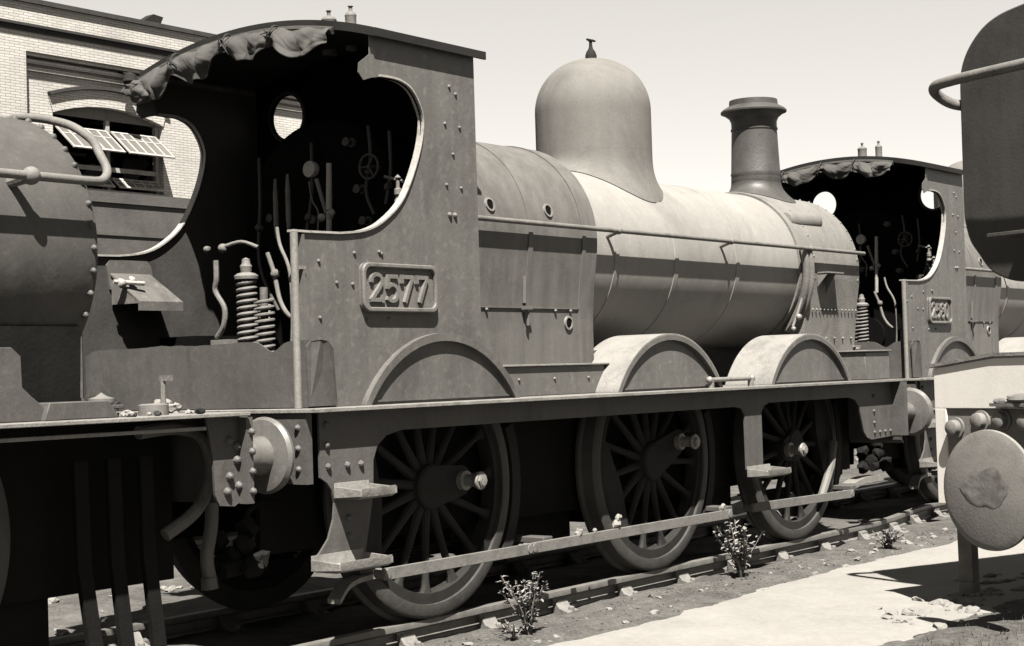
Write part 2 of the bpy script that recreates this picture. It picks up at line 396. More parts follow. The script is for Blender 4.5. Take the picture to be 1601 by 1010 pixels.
def cab_outline():
    cut = sm2([(-3.43, 2.255), (-3.217, 2.282), (-3.05, 2.35), (-2.877, 2.49), (-2.74, 2.73), (-2.683, 2.92), (-2.70, 3.03), (-2.78, 3.135), (-2.90, 3.178), (-3.06, 3.18)], 4)
    return cut
def make_engine():
    root = empty('steam_engine')
    # ---------------- footplate and underframe
    STEPS = ((-3.73, -3.45, .825, .20, 'u'), (-3.92, -3.51, .455, .21, 'l'), (.82, 1.19, .625, .18, 'f'))
    m = MB(); m.box(-3.86, 3.66, -1.15, 1.15, 1.278, 1.300); m.build('footplate', 'step', root, bevel=.003)
    left = [(-3.85, 1.277), (-3.85, .93), (-3.80, .90), (-3.765, .86), (-3.745, .79), (-3.757, .70), (-3.80, .60), (-3.87, .53), (-3.92, .505)]
    right = [(-3.51, .50), (-3.445, .76), (-3.43, .88), (-3.425, 1.0), (-3.39, 1.075), (-3.31, 1.13), (-3.18, 1.155),
             (.66, 1.15), (.755, 1.135), (.80, 1.085), (.805, .67), (1.065, .66), (1.065, 1.09), (1.10, 1.14), (1.19, 1.165),
             (2.62, 1.162), (2.74, 1.14), (2.81, 1.08), (2.85, .97), (2.89, .86), (2.95, .81), (3.04, .785), (3.55, .80), (3.60, .83), (3.60, 1.277)]
    for s in (-1, 1):
        m = MB(); m.prism([(min(x + .10, 3.64), s * 1.065, z) for x, z in left + right], (0, s * -.014, 0))
        yy = s * 1.066
        for p in [(-3.80, 1.21), (-3.80, 1.10), (-3.79, .985), (-3.64, .985), (-3.53, .985), (-3.64, .70), (-3.64, .60)]: m.rivet((p[0] + .10, yy, p[1]), (0, s, 0), .021)
        for p in [(3.10, 1.16), (3.10, 1.03), (3.10, .93)] + [(3.10 + .11*k, .845) for k in range(5)]: m.rivet((p[0] + .10, yy, p[1]), (0, s, 0), .018)
        m.build('valance', 'plain', root, smooth=0)
        # steps
        for (xa, xb, z, yo, nm) in STEPS:
            m = MB(); xa += .08; xb += .08; y1 = s * 1.067; y2 = s * (1.067 + yo)
            n = 8; prof = [(y1, z + .07), (y1 + s*.012, z + .012), (y1 + s*.03, z)] + [(y2 - s*.03, z), (y2 - s*.008, z + .012), (y2, z + .045)]
            A = [V(xa + (.05 if nm == 'l' else 0), yq, zq) for yq, zq in prof]
            up = [V(xa, yq, zq) for yq, zq in prof]; dn = [V(xa, yq, zq - .016) for yq, zq in prof[::-1]]
            m.prism(up + dn, (xb - xa, 0, 0))
            for e in (xa, xb): m.prism([(e - .006, y1 + s*.004, z - .012), (e - .006, y2, z + .0), (e - .006, y2, z + .035), (e - .006, y1 + s*.004, z + .05)], (.012, 0, 0))
            m.build('step', 'step', root, bevel=.003)
        m = MB(); m.box(-3.78, 3.60, s*.60, s*.632, .50, 1.277); m.build('main_frame', 'frame', root)
        for x in WX:                        # springs, hornblocks, hangers in the dark behind the wheels
            m = MB()
            for k in range(7): m.box(x - .5 + .06*k, x + .5 - .06*k, s*.52, s*.59, .40 - .018*k, .412 - .018*k)
            m.cyl((x - .48, s*.555, .40), (x - .48, s*.555, .62), .02, 8); m.cyl((x + .48, s*.555, .40), (x + .48, s*.555, .62), .02, 8)
            m.build('leaf_spring', 'frame', root)
            m = MB()
            bx = x + .83
            m.prism([(bx, s*.66, 1.1), (bx + .07, s*.66, 1.1), (bx + .10, s*.66, .75), (bx + .06, s*.66, .32), (bx - .02, s*.66, .32), (bx + .01, s*.66, .75)], (0, s*.05, 0))
            m.prism(list(V(x + .845*math.cos(R(a)), s*.69, .787 + .845*math.sin(R(a))) for a in range(-34, 30, 8)) + list(V(x + .93*math.cos(R(a)), s*.69, .787 + .93*math.sin(R(a))) for a in range(22, -35, -8)), (0, s*.09, 0))
            m.build('brake_hanger', 'wheel', root)
    # floor, ashpan, cylinders between the frames: some boxes deepened to keep the underside dark
    m = MB(); m.prism([(-1.85, -.5, 1.277), (-.65, -.5, 1.277), (-.65, -.5, .22), (-1.85, -.5, .30)], (0, 1.0, 0)); m.build('ashpan_screen', 'frame', root)  # carried extra low to hide the sunlit ground beyond
    m = MB(); m.box(2.9, 3.55, -.58, .58, .45, 1.277); m.build('cylinder_filler_block', 'frame', root)
    m = MB(); m.box(-3.3, -2.0, -.58, .58, .85, 1.0); m.build('damper_box', 'frame', root)
    m = MB(); m.cyl((-.4, .2, .95), (2.7, .2, .9), .06); m.cyl((-.4, -.2, .95), (2.7, -.2, .9), .06); m.box(.7, 1.5, -.58, .58, .25, 1.2); m.build('motion_and_screen', 'frame', root)  # box added among the rods to black out the lit ground beyond
    # axles and wheels
    pins = {(-2.515, -1): (.28, .02), (0, -1): (.33, .125), (2.21, -1): (-.16, -.03)}
    for x in WX:
        m = MB(); m.cyl((x, -.82, .787), (x, .82, .787), .09, 20); m.build('axle', 'frame', root)
        for s in (-1, 1): wheel(root, x, s, pins.get((x, s), (.02, .29)))
    # brake rigging low outside the wheels
    m = MB()
    for xa, xb, za, zb in ((-3.17, -1.75, .345, .345), (-1.76, .80, .347, .345), (1.12, 2.92, .36, .335)):
        m.prism([(xa, -.985, za - .034), (xb, -.985, zb - .034), (xb, -.985, zb + .034), (xa, -.985, za + .034)], (0, .02, 0))
        m.cyl((xa + .03, -.99, za), (xa + .03, -.90, za), .03, 10); m.cyl((xb - .03, -.99, zb), (xb - .03, -.90, zb), .03, 10)
    m.build('brake_rod', 'rod', root, bevel=.003)
    for x in (-1.55, .80, 2.98):
        m = MB(); m.box(x - .05, x + .05, -.96, -.66, .36, .40); m.build('brake_crosspiece', 'plain', root, bevel=.006)
    m = MB(); m.strip(smooth_path([(3.05, -.93, .36), (3.25, -.95, .40), (3.55, -.95, .40)], 5), (0, .12, 0), lambda i: (0, 0, .05)); m.build('sand_pipe', 'bright', root)
    m = MB(); m.tube([(2.55, -.86, .33), (2.75, -.86, .58), (2.86, -.84, .78)], .035, 8); m.build('brake_link', 'rod', root)
    m = MB(); m.strip(smooth_path([(-2.95, -.84, .30), (-3.10, -.84, .305), (-3.28, -.84, .28), (-3.40, -.86, .20)], 6), (0, .10, 0), lambda i: (0, 0, .028)); m.build('guard_iron', 'bright', root)
    # buffer and drag beams
    m = MB(); m.box(3.601, 3.66, -1.18, 1.18, .80, 1.275)
    m.strip([(3.605, -1.13, .80), (3.61, -1.13, .76), (3.64, -1.13, .73)], (0, .5, 0), lambda i: (.03, 0, 0)); m.build('buffer_beam', 'plain', root)
    m = MB(); m.box(-3.845, -3.80, -1.06, 1.06, .90, 1.275)
    for k in range(3): m.rivet((-3.846, -1.0, .98 + .11*k), (-1, 0, 0), .02)
    m.build('drag_beam', 'plain', root)
    for s in (-1, 1):
        m = MB(); m.lathe([(0, .17), (.05, .17), (.06, .13), (.35, .10), (.36, .07), (.62, .065), (.72, .08), (.74, .20), (.775, .225), (.80, .21), (.815, .0)], (3.66, s*.87, .98), (1, 0, 0), 40)
        m.build('buffer', 'paint', root)
    m = MB(); m.tube([(3.66, 0, .95), (3.85, 0, .95), (3.93, 0, .99), (3.97, 0, .95), (3.93, 0, .88)], .03, 8)
    m.build('coupling_hook', 'wheel', root)
    # ---------------- splashers
    for i, x in enumerate(WX):
        r = .85; cz = .845; half = math.degrees(math.acos((1.301 - cz) / r))
        A = arc(x if i else x - .05, cz, r, 90 + half, 90 - half, 28)
        for s in (-1, 1):
            yf = s * .957
            m = MB(); m.prism([(a, yf, b) for a, b in A], (0, s*-.01, 0))
            xc = x if i else x - .05
            h2 = math.degrees(math.acos((1.33 - cz) / (r - .055)))
            m.prism([(a, yf + s*.001, b) for a, b in [(xc - .64, 1.316), (xc + .64, 1.316), (xc + .62, 1.328), (xc - .62, 1.328)]], (0, s*.008, 0))
            sp = m.build('splasher', 'paint', root, smooth=0)
            m = MB()                       # proud rim round the face
            m.prism([(a, yf, b) for a, b in A] + [(a, yf, b) for a, b in arc(xc, cz, r - .035, 90 - half, 90 + half, 28)], (0, s*.032, 0))
            m.build('rim', 'paint', sp, smooth=40)
            m = MB(); m.strip([(a, yf + s*.032, b) for a, b in A], (0, s*-(.42 if i else .30), 0), lambda k: (0, 0, .012))
            m.build('top', 'pale_top' if i else 'paint', sp, smooth=40)
    for s in (-1, 1):
        m = MB(); m.box(-1.80, -.60, s*.80, s*.60, 1.301, 1.497)
        for k in range(3): m.rivet((-1.6 + .4*k, s*.80, 1.41), (0, s, 0), .013)
        fbx = m.build('frame_box', 'paint', root, bevel=.004)
        m = MB(); m.box(-1.82, -.56, s*.82, s*.60, 1.497, 1.509); m.build('lid', 'pale_top', fbx, bevel=.002)
        m = MB(); m.box(3.08, 3.58, s*1.06, s*.72, 1.301, 1.545); m.box(3.06, 3.60, s*1.08, s*.70, 1.545, 1.562)
        m.cyl((3.3, s*.88, 1.562), (3.3, s*.88, 1.59), .035, 12); m.box(3.22, 3.38, s*.88 - .012, s*.88 + .012, 1.59, 1.606)
        m.build('sandbox', 'paint', root, bevel=.012)
        m = MB(); m.tube([(.50, s*1.0, 1.36), (1.15, s*1.0, 1.36)], .018, 10); m.cyl((.52, s*1.0, 1.30), (.52, s*1.0, 1.365), .024, 10); m.cyl((1.13, s*1.0, 1.30), (1.13, s*1.0, 1.365), .024, 10)
        for e in (.50, 1.15): m.lump((e, s*1.0, 1.36), .028, 1, 0)
        m.build('reversing_link', 'bright', root)
    # ---------------- boiler, firebox, smokebox
    m = MB(); m.lathe([(-.52, BR), (2.64, BR)], (0, 0, BZ), (1, 0, 0), 96)
    boiler = m.build('boiler', 'boiler', root)
    for x in (-.20, .63, 1.58):
        m = MB(); m.lathe([(x - .03, BR), (x - .028, BR + .005), (x + .028, BR + .005), (x + .03, BR)], (0, 0, BZ), (1, 0, 0), 96, cap=False); m.build('boiler_band', 'boiler', boiler)
    def fb_sec(o=0):
        r = .715 + o; top = [(-r * math.cos(R(a)), 2.375 + r * math.sin(R(a))) for a in range(-6, 187, 4)]
        return sm2([(-.655 - o, 1.30), (-.655 - o, 1.6), (-.66 - o, 1.85), (-.68 - o, 2.08)], 4)[:-1] + top + sm2([(.68 + o, 2.08), (.66 + o, 1.85), (.655 + o, 1.6), (.655 + o, 1.30)], 4)
    m = MB(); m.prism([(-2.17, y, z) for y, z in fb_sec()], (1.66, 0, 0))
    for x in (-1.75, -1.35, -.98, -.80): m.rivet((x, -.668, 1.872), (0, -1, 0), .014)
    for k in range(12): m.rivet((-2.0 + .11*k, .668, 1.872), (0, 1, 0), .014)
    m.box(-2.16, -.70, -.672, -.660, 1.885, 1.893)
    fb = m.build('firebox', 'firebox', root)
    for x0, x1, o in ((-1.33, -1.28, .006), (-.70, -.66, .008), (-.655, -.515, .004)):
        m = MB(); sec = fb_sec(o); m.prism([(x0, y, z) for y, z in sec], (x1 - x0, 0, 0)); m.build('cleading_band', 'firebox', fb)
    for x, z, s in ((-1.716, 2.55, -1), (-1.07, 2.55, -1), (-.82, 1.79, -1)):
        m = MB(); y = -.69 if z > 2 else -.658
        nrm = V(0, -.96, .27) if z > 2 else V(0, -1, 0)
        m.lathe([(0, .050), (.012, .048), (.013, .036), (-.01, .035)], (x, y, z), nrm, 24); m.build('washout_plug', 'bright', fb)
        m = MB(); m.lathe([(.0, .035), (.006, .034), (.008, 0)], (x, y, z), nrm, 16); m.build('plug_recess', 'black', fb)
    m = MB(); m.tube([(-1.345, -.685, 2.10), (-1.345, -.675, 1.92)], .014, 8); m.box(-1.37, -1.31, -.72, -.665, 1.875, 1.90); m.tube([(-1.335, -.70, 1.87), (-1.33, -.69, 1.77)], .012, 8)
    m.build('band_bolt', 'firebox', fb)
    m = MB(); m.box(-.51, .05, -.62, -.60, 1.52, 1.60); m.build('frame_stay', 'paint', root)
    # smokebox
    m = MB(); m.lathe([(2.64, .695), (2.66, .70), (3.80, .70), (3.81, .69)], (0, 0, BZ), (1, 0, 0), 96)
    for k in range(46):
        a = 2*PI*k/46; m.rivet((3.77, .70*math.cos(a), BZ + .70*math.sin(a)), (0, math.cos(a), math.sin(a)), .012)
        if -2.4 < a - 1.5*PI < 2.4: m.rivet((2.90, .70*math.cos(a), BZ + .70*math.sin(a)), (0, math.cos(a), math.sin(a)), .011)
    smk = m.build('smokebox', 'smokebox', root)
    m = MB()
    sec = [(-.62, 1.30), (-.625, 1.62), (-.66, 1.95), (-.697, 2.2), (.697, 2.2), (.66, 1.95), (.625, 1.62), (.62, 1.30)]
    m.prism([(2.78, y, z) for y, z in sec], (1.02, 0, 0))
    for k in range(13): m.rivet((2.90 + .072*k, -.667, 1.93), (0, -1, 0), .012)
    for k in range(6): m.rivet((2.86 + .17*k, -.636, 1.68), (0, -1, 0), .014)
    for k in range(4): m.rivet((3.55 + .06*k, -.63, 1.54), (0, -1, 0), .016)
    m.build('smokebox_saddle', 'smokebox', smk)
    m = MB(); m.lathe([(0, .50), (.02, .50), (.06, .42), (.10, .25), (.115, 0)], (3.81, 0, BZ - .02), (1, 0, 0), 48); m.cyl((3.9, 0, BZ), (3.98, 0, BZ), .03); m.cyl((3.96, 0, BZ), (3.97, -.1, BZ - .22), .012); m.build('smokebox_door', 'smokebox', smk)
    for k, rr in ((0, .735), (1, .745)):
        m = MB(); x = 2.69 + .07*k
        m.tube([(x + .0012*(a - 200), rr*math.cos(R(a)), BZ + rr*math.sin(R(a))) for a in range(168, 232, 5)], .033, 10); m.build('steam_pipe', 'smokebox', smk)
    m = MB(); m.tube([(2.60, -.72, 2.02), (2.57, -.69, 1.9), (2.53, -.66, 1.78)], .012, 8); m.lump((2.565, -.70, 1.86), .03, 2, .1); m.lump((2.53, -.665, 1.76), .022, 3, .1); m.build('drain_cock', 'bright', smk)
    m = MB(); m.lathe([(-.34, .02), (-.33, .075), (-.2, .085), (.22, .085), (.26, .075), (.275, .05), (.28, 0)], (3.05, -.515, 2.715), (1, 0, .03), 24)
    m.rivet((3.33, -.515, 2.722), (1, 0, 0), .022)
    m.prism([(2.74, -.50, 2.66), (3.26, -.50, 2.67), (3.26, -.50, 2.76), (2.74, -.50, 2.76)], (0, .1, 0)); m.build('header_cover', 'smokebox', smk)
    m = MB(); m.box(2.95, 3.27, -.80, -.69, 2.245, 2.257); m.prism([(2.955, -.695, 2.245), (2.955, -.80, 2.245), (2.955, -.695, 2.13)], (.01, 0, 0)); m.prism([(3.10, -.695, 2.245), (3.10, -.80, 2.245), (3.10, -.695, 2.06)], (.01, 0, 0)); m.build('lamp_bracket', 'smokebox', smk)
    # handrail
    for s in (-1, 1):
        m = MB(); m.tube([(-2.16, s*.762, 2.447), (3.78, s*.762, 2.447)], .0175, 12); hr = m.build('handrail', 'rod' if s < 0 else 'rod', root)
        for x in (-.30, 1.33, 2.72):
            m = MB(); m.tube([(x, s*.762, 2.447), (x - .01, s*.66, 2.41)], [.018, .016], 8); m.lump((x, s*.762, 2.447), .027, 1, 0); m.build('handrail_post', 'rod', hr)
    # dome and chimney
    m = MB()
    dx, dr = .555, .455
    prof = [(3.13, dr)] + [(3.13 + .02*k, dr) for k in range(1, 18)] + [(3.48 + .42*math.sin(R(a)), dr*math.cos(R(a))**.92) for a in range(3, 90, 4)] + [(3.903, 0)]
    m.lathe(prof, (dx, 0, 0), (0, 0, 1), 80)
    # flared skirt that follows the barrel
    seg = 80; rows = []
    for t in [k / 12 for k in range(13)]:
        row = []
        for i in range(seg):
            a = 2*PI*i/seg; e = t**3.2; r = dr + .075 * e
            x = dx + r*math.cos(a); y = r*math.sin(a); zb = BZ + math.sqrt(max((BR + .006)**2 - y*y, 0.0)) if abs(y) < BR else BZ
            z = 3.14 * (1 - t) + zb * t if t > 0 else 3.14
            z = max(z, zb + .004 * (1 - t)) if t < 1 else zb
            row.append(m.bm.verts.new((x, y, z)))
        rows.append(row)
    for A, B in zip(rows, rows[1:]): m.skin(A, B)
    dome = m.build('dome', 'dome', root, smooth=60)
    m = MB(); m.lathe([(0, .045), (.04, .045), (.07, .035), (.09, .02), (.11, .014), (.15, .012), (.155, .022), (.165, .022), (.17, 0)], (dx, 0, 3.89), (0, 0, 1), 20); m.box(dx - .05, dx + .06, -.008, .008, 4.045, 4.058); m.build('safety_valve', 'roof', dome)
    m = MB(); cx = 3.19
    m.lathe([(2.96, .235), (3.18, .222), (3.20, .228), (3.215, .222), (3.595, .206), (3.600, .213), (3.615, .213), (3.620, .206), (3.675, .207), (3.715, .225), (3.750, .27), (3.760, .298), (3.775, .30), (3.795, .28), (3.820, .235), (3.825, .222), (3.875, .218), (3.877, .17), (3.535, .16)], (cx, 0, 0), (0, 0, 1), 64)
    m.box(cx + .19, cx + .215, -.02, .02, 3.87, 3.915)
    rows = []; seg = 64
    for t in [k / 10 for k in range(11)]:
        row = []
        for i in range(seg):
            a = 2*PI*i/seg; r = .224 + .13 * t**3.6; y = r*math.sin(a); zb = BZ + math.sqrt((.705)**2 - y*y)
            row.append(m.bm.verts.new((cx + r*math.cos(a), y, (3.17*(1-t) + zb*t))))
        rows.append(row)
    for A, B in zip(rows, rows[1:]): m.skin(A, B)
    m.build('chimney', 'chimney', root, smooth=50)
    # ---------------- cab
    cut = cab_outline()
    out = [(-3.72, 1.302), (-3.72, 2.25)] + cut + [(-3.13, 3.165), (-3.19, 3.145), (-3.232, 3.185), (-3.225, 3.24), (-3.17, 3.275), (-3.135, 3.30), (-3.13, 3.432), (-2.17, 3.432), (-2.17, 1.302)]
    for s in (-1, 1):
        m = MB(); m.prism([(x, s*.95, z) for x, z in out], (0, s*-.006, 0))
        ys = s*.9505
        if True:
            for x, z in [(-2.42, 3.20), (-2.47, 2.97), (-2.33, 2.96), (-2.40, 2.79), (-2.47, 2.60), (-2.33, 2.59), (-2.36, 3.16), (-3.60, 2.10), (-3.60, 1.79), (-3.31, 2.155), (-3.08, 2.16), (-3.46, 1.985), (-3.33, 1.98), (-3.21, 1.78), (-3.03, 1.785), (-3.10, 2.17)]:
                m.rivet((x, ys, z), (0, s, 0), .013)
            for x in (-2.45, -2.40): m.rivet((x, ys, 2.42), (0, s, 0), .019)
        cs = m.build('cab_side', 'paint', root, smooth=0)
        m = MB(); m.prism([(x, s*.943, z) for x, z in [(-3.715, 1.31), (-3.715, 2.24)] + [(a - .004, b - .006) for a, b in cut] + [(-3.12, 3.40), (-2.175, 3.40), (-2.175, 1.31)]], (0, s*-.005, 0))
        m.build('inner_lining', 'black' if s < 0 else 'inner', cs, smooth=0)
        m = MB(); path = [(-3.80, 2.251), (-3.70, 2.250)] + cut
        m.strip([(x, s*.965, z) for x, z in path], (0, s*-.05, 0), lambda i: (0, 0, .012)); m.build('beading', 'pale', cs, smooth=50)
        m = MB(); m.tube([(-3.79, s*.955, 1.302), (-3.79, s*.955, 2.248)], .022, 12); m.box(-3.785, -3.715, s*.955 - .012, s*.955 + .012, 2.05, 2.068); m.build('grab_rail', 'bright', cs)
        m = MB(); m.box(-3.735, -3.72, s*.966, s*.92, 1.302, 2.24); m.build('edge_angle', 'paint', cs)
    m = MB()
    hole = lambda cy, cz, r: [(cy + r*math.cos(2*PI*k/32), cz + r*math.sin(2*PI*k/32)) for k in range(32)]
    top = [(.944 - 1.888*k/16, 3.430 + .155*(1 - (.944*(1 - k/8))**2)) for k in range(17)]
    m.plate([(-.944, 1.302), (.944, 1.302)] + top, [hole(.636, 3.225, .148), hole(-.636, 3.225, .148)], lambda y, z: (-2.171, y, z), (-.012, 0, 0))
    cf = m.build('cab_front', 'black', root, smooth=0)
    for s in (-1, 1):
        m = MB(); m.lathe([(-.02, .150), (-.02, .172), (.0, .172), (.0, .150)], (-2.183, s*.636, 3.225), (1, 0, 0), 32, cap=False); m.build('window_ring', 'inner', cf)
    # roof: shallow arch, angle iron round the rear edge
    def rz(y): return 3.425 + .155*(1 - (y/1.0)**2)
    ys = [-.99 + 1.98*k/24 for k in range(25)]
    m = MB(); m.prism([(-3.14, y, rz(y)) for y in ys] + [(-3.14, y, rz(y) + .016) for y in ys[::-1]], (1.03, 0, 0))
    m.prism([(-3.16, y, rz(y) - .028) for y in ys] + [(-3.16, y, rz(y) + .022) for y in ys[::-1]], (.02, 0, 0))
    m.box(-3.14, -2.105, -1.0, -.985, 3.40, 3.448); m.box(-3.14, -2.105, .985, 1.0, 3.40, 3.448)
    roof = m.build('roof', 'roof', root, smooth=30)
    for y, r in ((.085, .048), (-.105, .036)):
        m = MB(); m.lathe([(3.55, r*1.05), (3.62, r*1.05), (3.63, r), (3.765, r), (3.775, r*1.08), (3.79, r*.9), (3.80, r*.4), (3.805, .012), (3.83, .012), (3.835, .02), (3.85, 0)], (-2.35, y, 0), (0, 0, 1), 20); m.build('whistle', 'rod', roof)
    # cab floor and boiler backhead
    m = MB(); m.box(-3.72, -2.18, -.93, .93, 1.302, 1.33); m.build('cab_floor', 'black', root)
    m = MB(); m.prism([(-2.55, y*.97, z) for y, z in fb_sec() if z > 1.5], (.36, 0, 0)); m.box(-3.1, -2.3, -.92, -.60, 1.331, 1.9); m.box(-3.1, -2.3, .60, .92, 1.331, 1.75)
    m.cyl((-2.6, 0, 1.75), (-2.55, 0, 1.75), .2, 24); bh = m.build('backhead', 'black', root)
    m = MB(); m.lathe([(0, .05), (.03, .055), (.045, .05), (.046, 0)], (-2.62, 0, 2.772), (-1, 0, .05), 24); m.build('gauge', 'pale', bh)
    m = MB(); m.tube(smooth_path([(-2.63, .03, 2.70), (-2.64, .0, 2.58), (-2.64, -.05, 2.50), (-2.64, -.04, 2.38)], 5), .006, 6); m.build('gauge_pipe', 'rod', bh)
    m = MB(); m.tube([(-2.68, -.19, 2.79), (-2.68, -.18, 2.50)], [.017, .02], 10); m.tube([(-2.68, -.18, 2.48), (-2.68, -.17, 2.2)], .018, 8); m.lump((-2.69, -.13, 2.46), .025, 4, .4); m.lump((-2.69, -.2, 2.475), .028, 5, .4); m.build('regulator_handle', 'pale', bh)
    m = MB(); m.tube([(-2.69, -.09, 2.70), (-2.69, -.165, 2.48)], [.014, .012], 10); m.build('lever', 'rod', bh)
    for y, z0, z1 in ((.30, 2.44, 2.64), (.19, 2.47, 2.66)):
        m = MB(); m.tube([(-2.66, y, z0 - .08), (-2.66, y, z0), (-2.66, y, z1), (-2.66, y, z1 + .10)], [.008, .017, .017, .008], 10); m.build('water_gauge', 'rod', bh)
    for pth in ([(-2.6, -.45, 3.0), (-2.62, -.48, 2.8), (-2.6, -.42, 2.6), (-2.62, -.5, 2.45)], [(-2.6, -.62, 2.95), (-2.62, -.64, 2.7), (-2.65, -.62, 2.5)], [(-2.6, .5, 2.9), (-2.65, .45, 2.6), (-2.65, .47, 2.2), (-2.66, .3, 1.9)], [(-2.6, -.75, 2.6), (-2.65, -.72, 2.45), (-2.62, -.8, 2.35)], [(-2.58, .05, 2.95), (-2.62, .02, 2.62), (-2.62, .1, 2.3)]):
        m = MB(); m.tube(smooth_path(pth, 5), .011, 8); m.lump(smooth_path(pth, 5)[7], .028, pth[0][1]*9, .3); m.build('pipe', 'inner', bh)
    m = MB(); m.tube([(-2.70, -.80, 2.62), (-2.70, -.66, 2.66)], .01, 6); m.tube([(-2.69, -.73, 2.64), (-2.55, -.73, 2.62)], .008, 6); m.build('valve_handle', 'rod', bh)
    m = MB(); m.tube([(-2.66, -.50 + .075*math.cos(a), 2.74 + .075*math.sin(a)) for a in [2*PI*q/24 for q in range(24)]], .008, 6, closed=True)
    for q in range(3): m.tube([(-2.66, -.50, 2.74), (-2.66, -.50 + .075*math.cos(q*2.1), 2.74 + .075*math.sin(q*2.1))], .006, 6)
    m.cyl((-2.67, -.50, 2.74), (-2.55, -.50, 2.74), .012, 8); m.build('hand_wheel', 'inner', bh)
    for y, z0, z1 in ((-.83, 2.36, 2.52), (-.78, 2.48, 2.66)):
        m = MB(); m.lathe([(0, .012), (.02, .026), (.04, .014), (.05, .014), (.06, .024), (.09, .024), (.10, .012), (.15, .010), (.16, .020), (.17, .012), (.18, 0)], (-2.72, y, z0), (0, 0, 1), 12); m.tube([(-2.72, y, z0 + .04), (-2.55, y, z0 + .03)], .008, 6); m.build('lubricator_glass', 'rod', bh)
    for y, z in ((-.36, 2.62), (-.40, 2.42), (.02, 2.46), (.40, 2.50), (-.62, 2.34), (-.28, 2.92)):
        m = MB(); m.lathe([(0, .03), (.03, .03), (.035, .018), (.07, .016), (.075, .028), (.085, .028), (.09, 0)], (-2.54, y, z), (-1, 0, 0), 12); m.tube([(-2.61, y - .04, z + .01), (-2.61, y + .04, z - .01)], .007, 6); m.build('cock_valve', 'inner', bh)
    m = MB(); m.tube(smooth_path([(-3.2, .2, 2.28), (-3.16, .1, 2.30), (-3.14, -.02, 2.26)], 4), .012, 8); m.lump((-3.2, .22, 2.27), .03, 6, .2); m.lump((-3.22, .34, 2.27), .022, 6, .2); m.build('injector_handle', 'rod', bh)
    # springs, levers and pipes at the cab's rear
    def spring(x, y, z0, z1, r, turns, wire):
        n = int(turns*14); return [(x + r*math.cos(2*PI*k/14), y + r*math.sin(2*PI*k/14), z0 + (z1 - z0)*k/n) for k in range(n + 1)]
    m = MB(); m.tube(spring(-3.66, -.45, 1.36, 2.02, .050, 19, 0), .0105, 8); m.cyl((-3.66, -.45, 1.33), (-3.66, -.45, 2.06), .028, 12)
    m.lathe([(2.025, .03), (2.028, .068), (2.045, .070), (2.06, .05), (2.065, .03), (2.10, .035), (2.115, .024), (2.14, .022), (2.15, 0)], (-3.66, -.45, 0), (0, 0, 1), 20)
    m.build('coil_spring', 'rod', root)
    m = MB(); m.tube(spring(-3.34, -.26, 1.36, 1.93, .052, 15, 0), .011, 8); m.cyl((-3.34, -.26, 1.33), (-3.34, -.26, 2.0), .024, 12); m.build('coil_spring', 'rod', root)
    m = MB(); m.tube(smooth_path([(-3.56, -.10, 2.16), (-3.56, -.10, 2.05), (-3.555, -.085, 1.98), (-3.55, -.15, 1.88), (-3.55, -.14, 1.78), (-3.55, -.08, 1.71)], 5), [.016]*25 + [.014], 8)
    m.box(-3.57, -3.5, -.2, -.05, 1.40, 1.70); m.build('brake_lever', 'rod', root)
    m = MB(); m.tube(smooth_path([(-3.60, -.56, 2.17), (-3.60, -.61, 2.05), (-3.61, -.66, 1.9), (-3.62, -.74, 1.81), (-3.62, -.84, 1.79)], 5), .013, 8); m.lump((-3.6, -.62, 2.05), .028, 3, .2); m.build('damper_lever', 'rod', root)
    m = MB(); m.tube(smooth_path([(-3.66, -.70, 2.30), (-3.67, -.73, 2.2), (-3.68, -.80, 2.08), (-3.68, -.82, 1.95), (-3.68, -.82, 1.75), (-3.68, -.80, 1.55), (-3.68, -.79, 1.35)], 5), .010, 8); m.tube([(-3.69, -.82, 1.55), (-3.69, -.88, 1.63)], .012, 6); m.build('feed_pipe', 'rod', root)
    # sloping-topped seat box on the far side
    m = MB(); m.prism([(-3.49, .944, 2.235), (-3.19, .944, 2.235), (-3.16, .944, 2.20), (-3.13, .944, 2.05), (-3.49, .944, 2.05), (-3.515, .944, 2.20)], (0, -.02, 0))
    m.prism([(-3.49, .925, 2.14), (-3.17, .925, 2.14), (-3.10, .70, 1.955), (-3.45, .70, 1.955)], (0, 0, .012)); m.prism([(-3.48, .925, 2.13), (-3.45, .70, 1.955), (-3.48, .925, 1.955)], (.012, 0, 0)); m.box(-3.45, -3.10, .70, .715, 1.91, 1.955); m.build('tool_shelf', 'paint', root)
    m = MB(); m.lump((-3.5, .80, 2.08), .03, 2, .3); m.lump((-3.42, .80, 2.10), .026, 2, .3); m.tube([(-3.55, .82, 2.09), (-3.36, .76, 2.08)], .014, 8); m.build('cock', 'pale', root)
    # fall plate standing up across the rear of the floor
    m = MB(); edge = []
    n = 60
    for k in range(n + 1):
        y = -1.0 + 1.86*k/n
        z = 1.668 + .010*noise.noise((y*3, 5, 0)) + .006*noise.noise((y*14, 1, 0)) - (.055*math.exp(-((y + .72)/.075)**2)) - (.03 if y > .78 else 0)*(y - .78)/.08
        edge.append((y, z))
    front = [m.bm.verts.new((-3.745 - .004*noise.noise((y*5, z*5, 0)) - .012*noise.noise((y*1.5, 0, 3)), y, zz)) for y, z in edge for zz in (1.305, 1.305 + (z - 1.305)*.33, 1.305 + (z - 1.305)*.66, z)]
    for k in range(n):
        for j in range(3):
            a = k*4 + j; m.bm.faces.new((front[a], front[a+4], front[a+5], front[a+1]))
    m.prism([(-3.77, -1.0, 1.63), (-3.74, -1.0, 1.66), (-3.68, -1.02, 1.668), (-3.62, -1.02, 1.66), (-3.56, -1.0, 1.62), (-3.54, -1.0, 1.31), (-3.76, -1.0, 1.31)], (0, -.008, 0))
    fp = m.build('fall_plate', 'sooty', root, smooth=0)
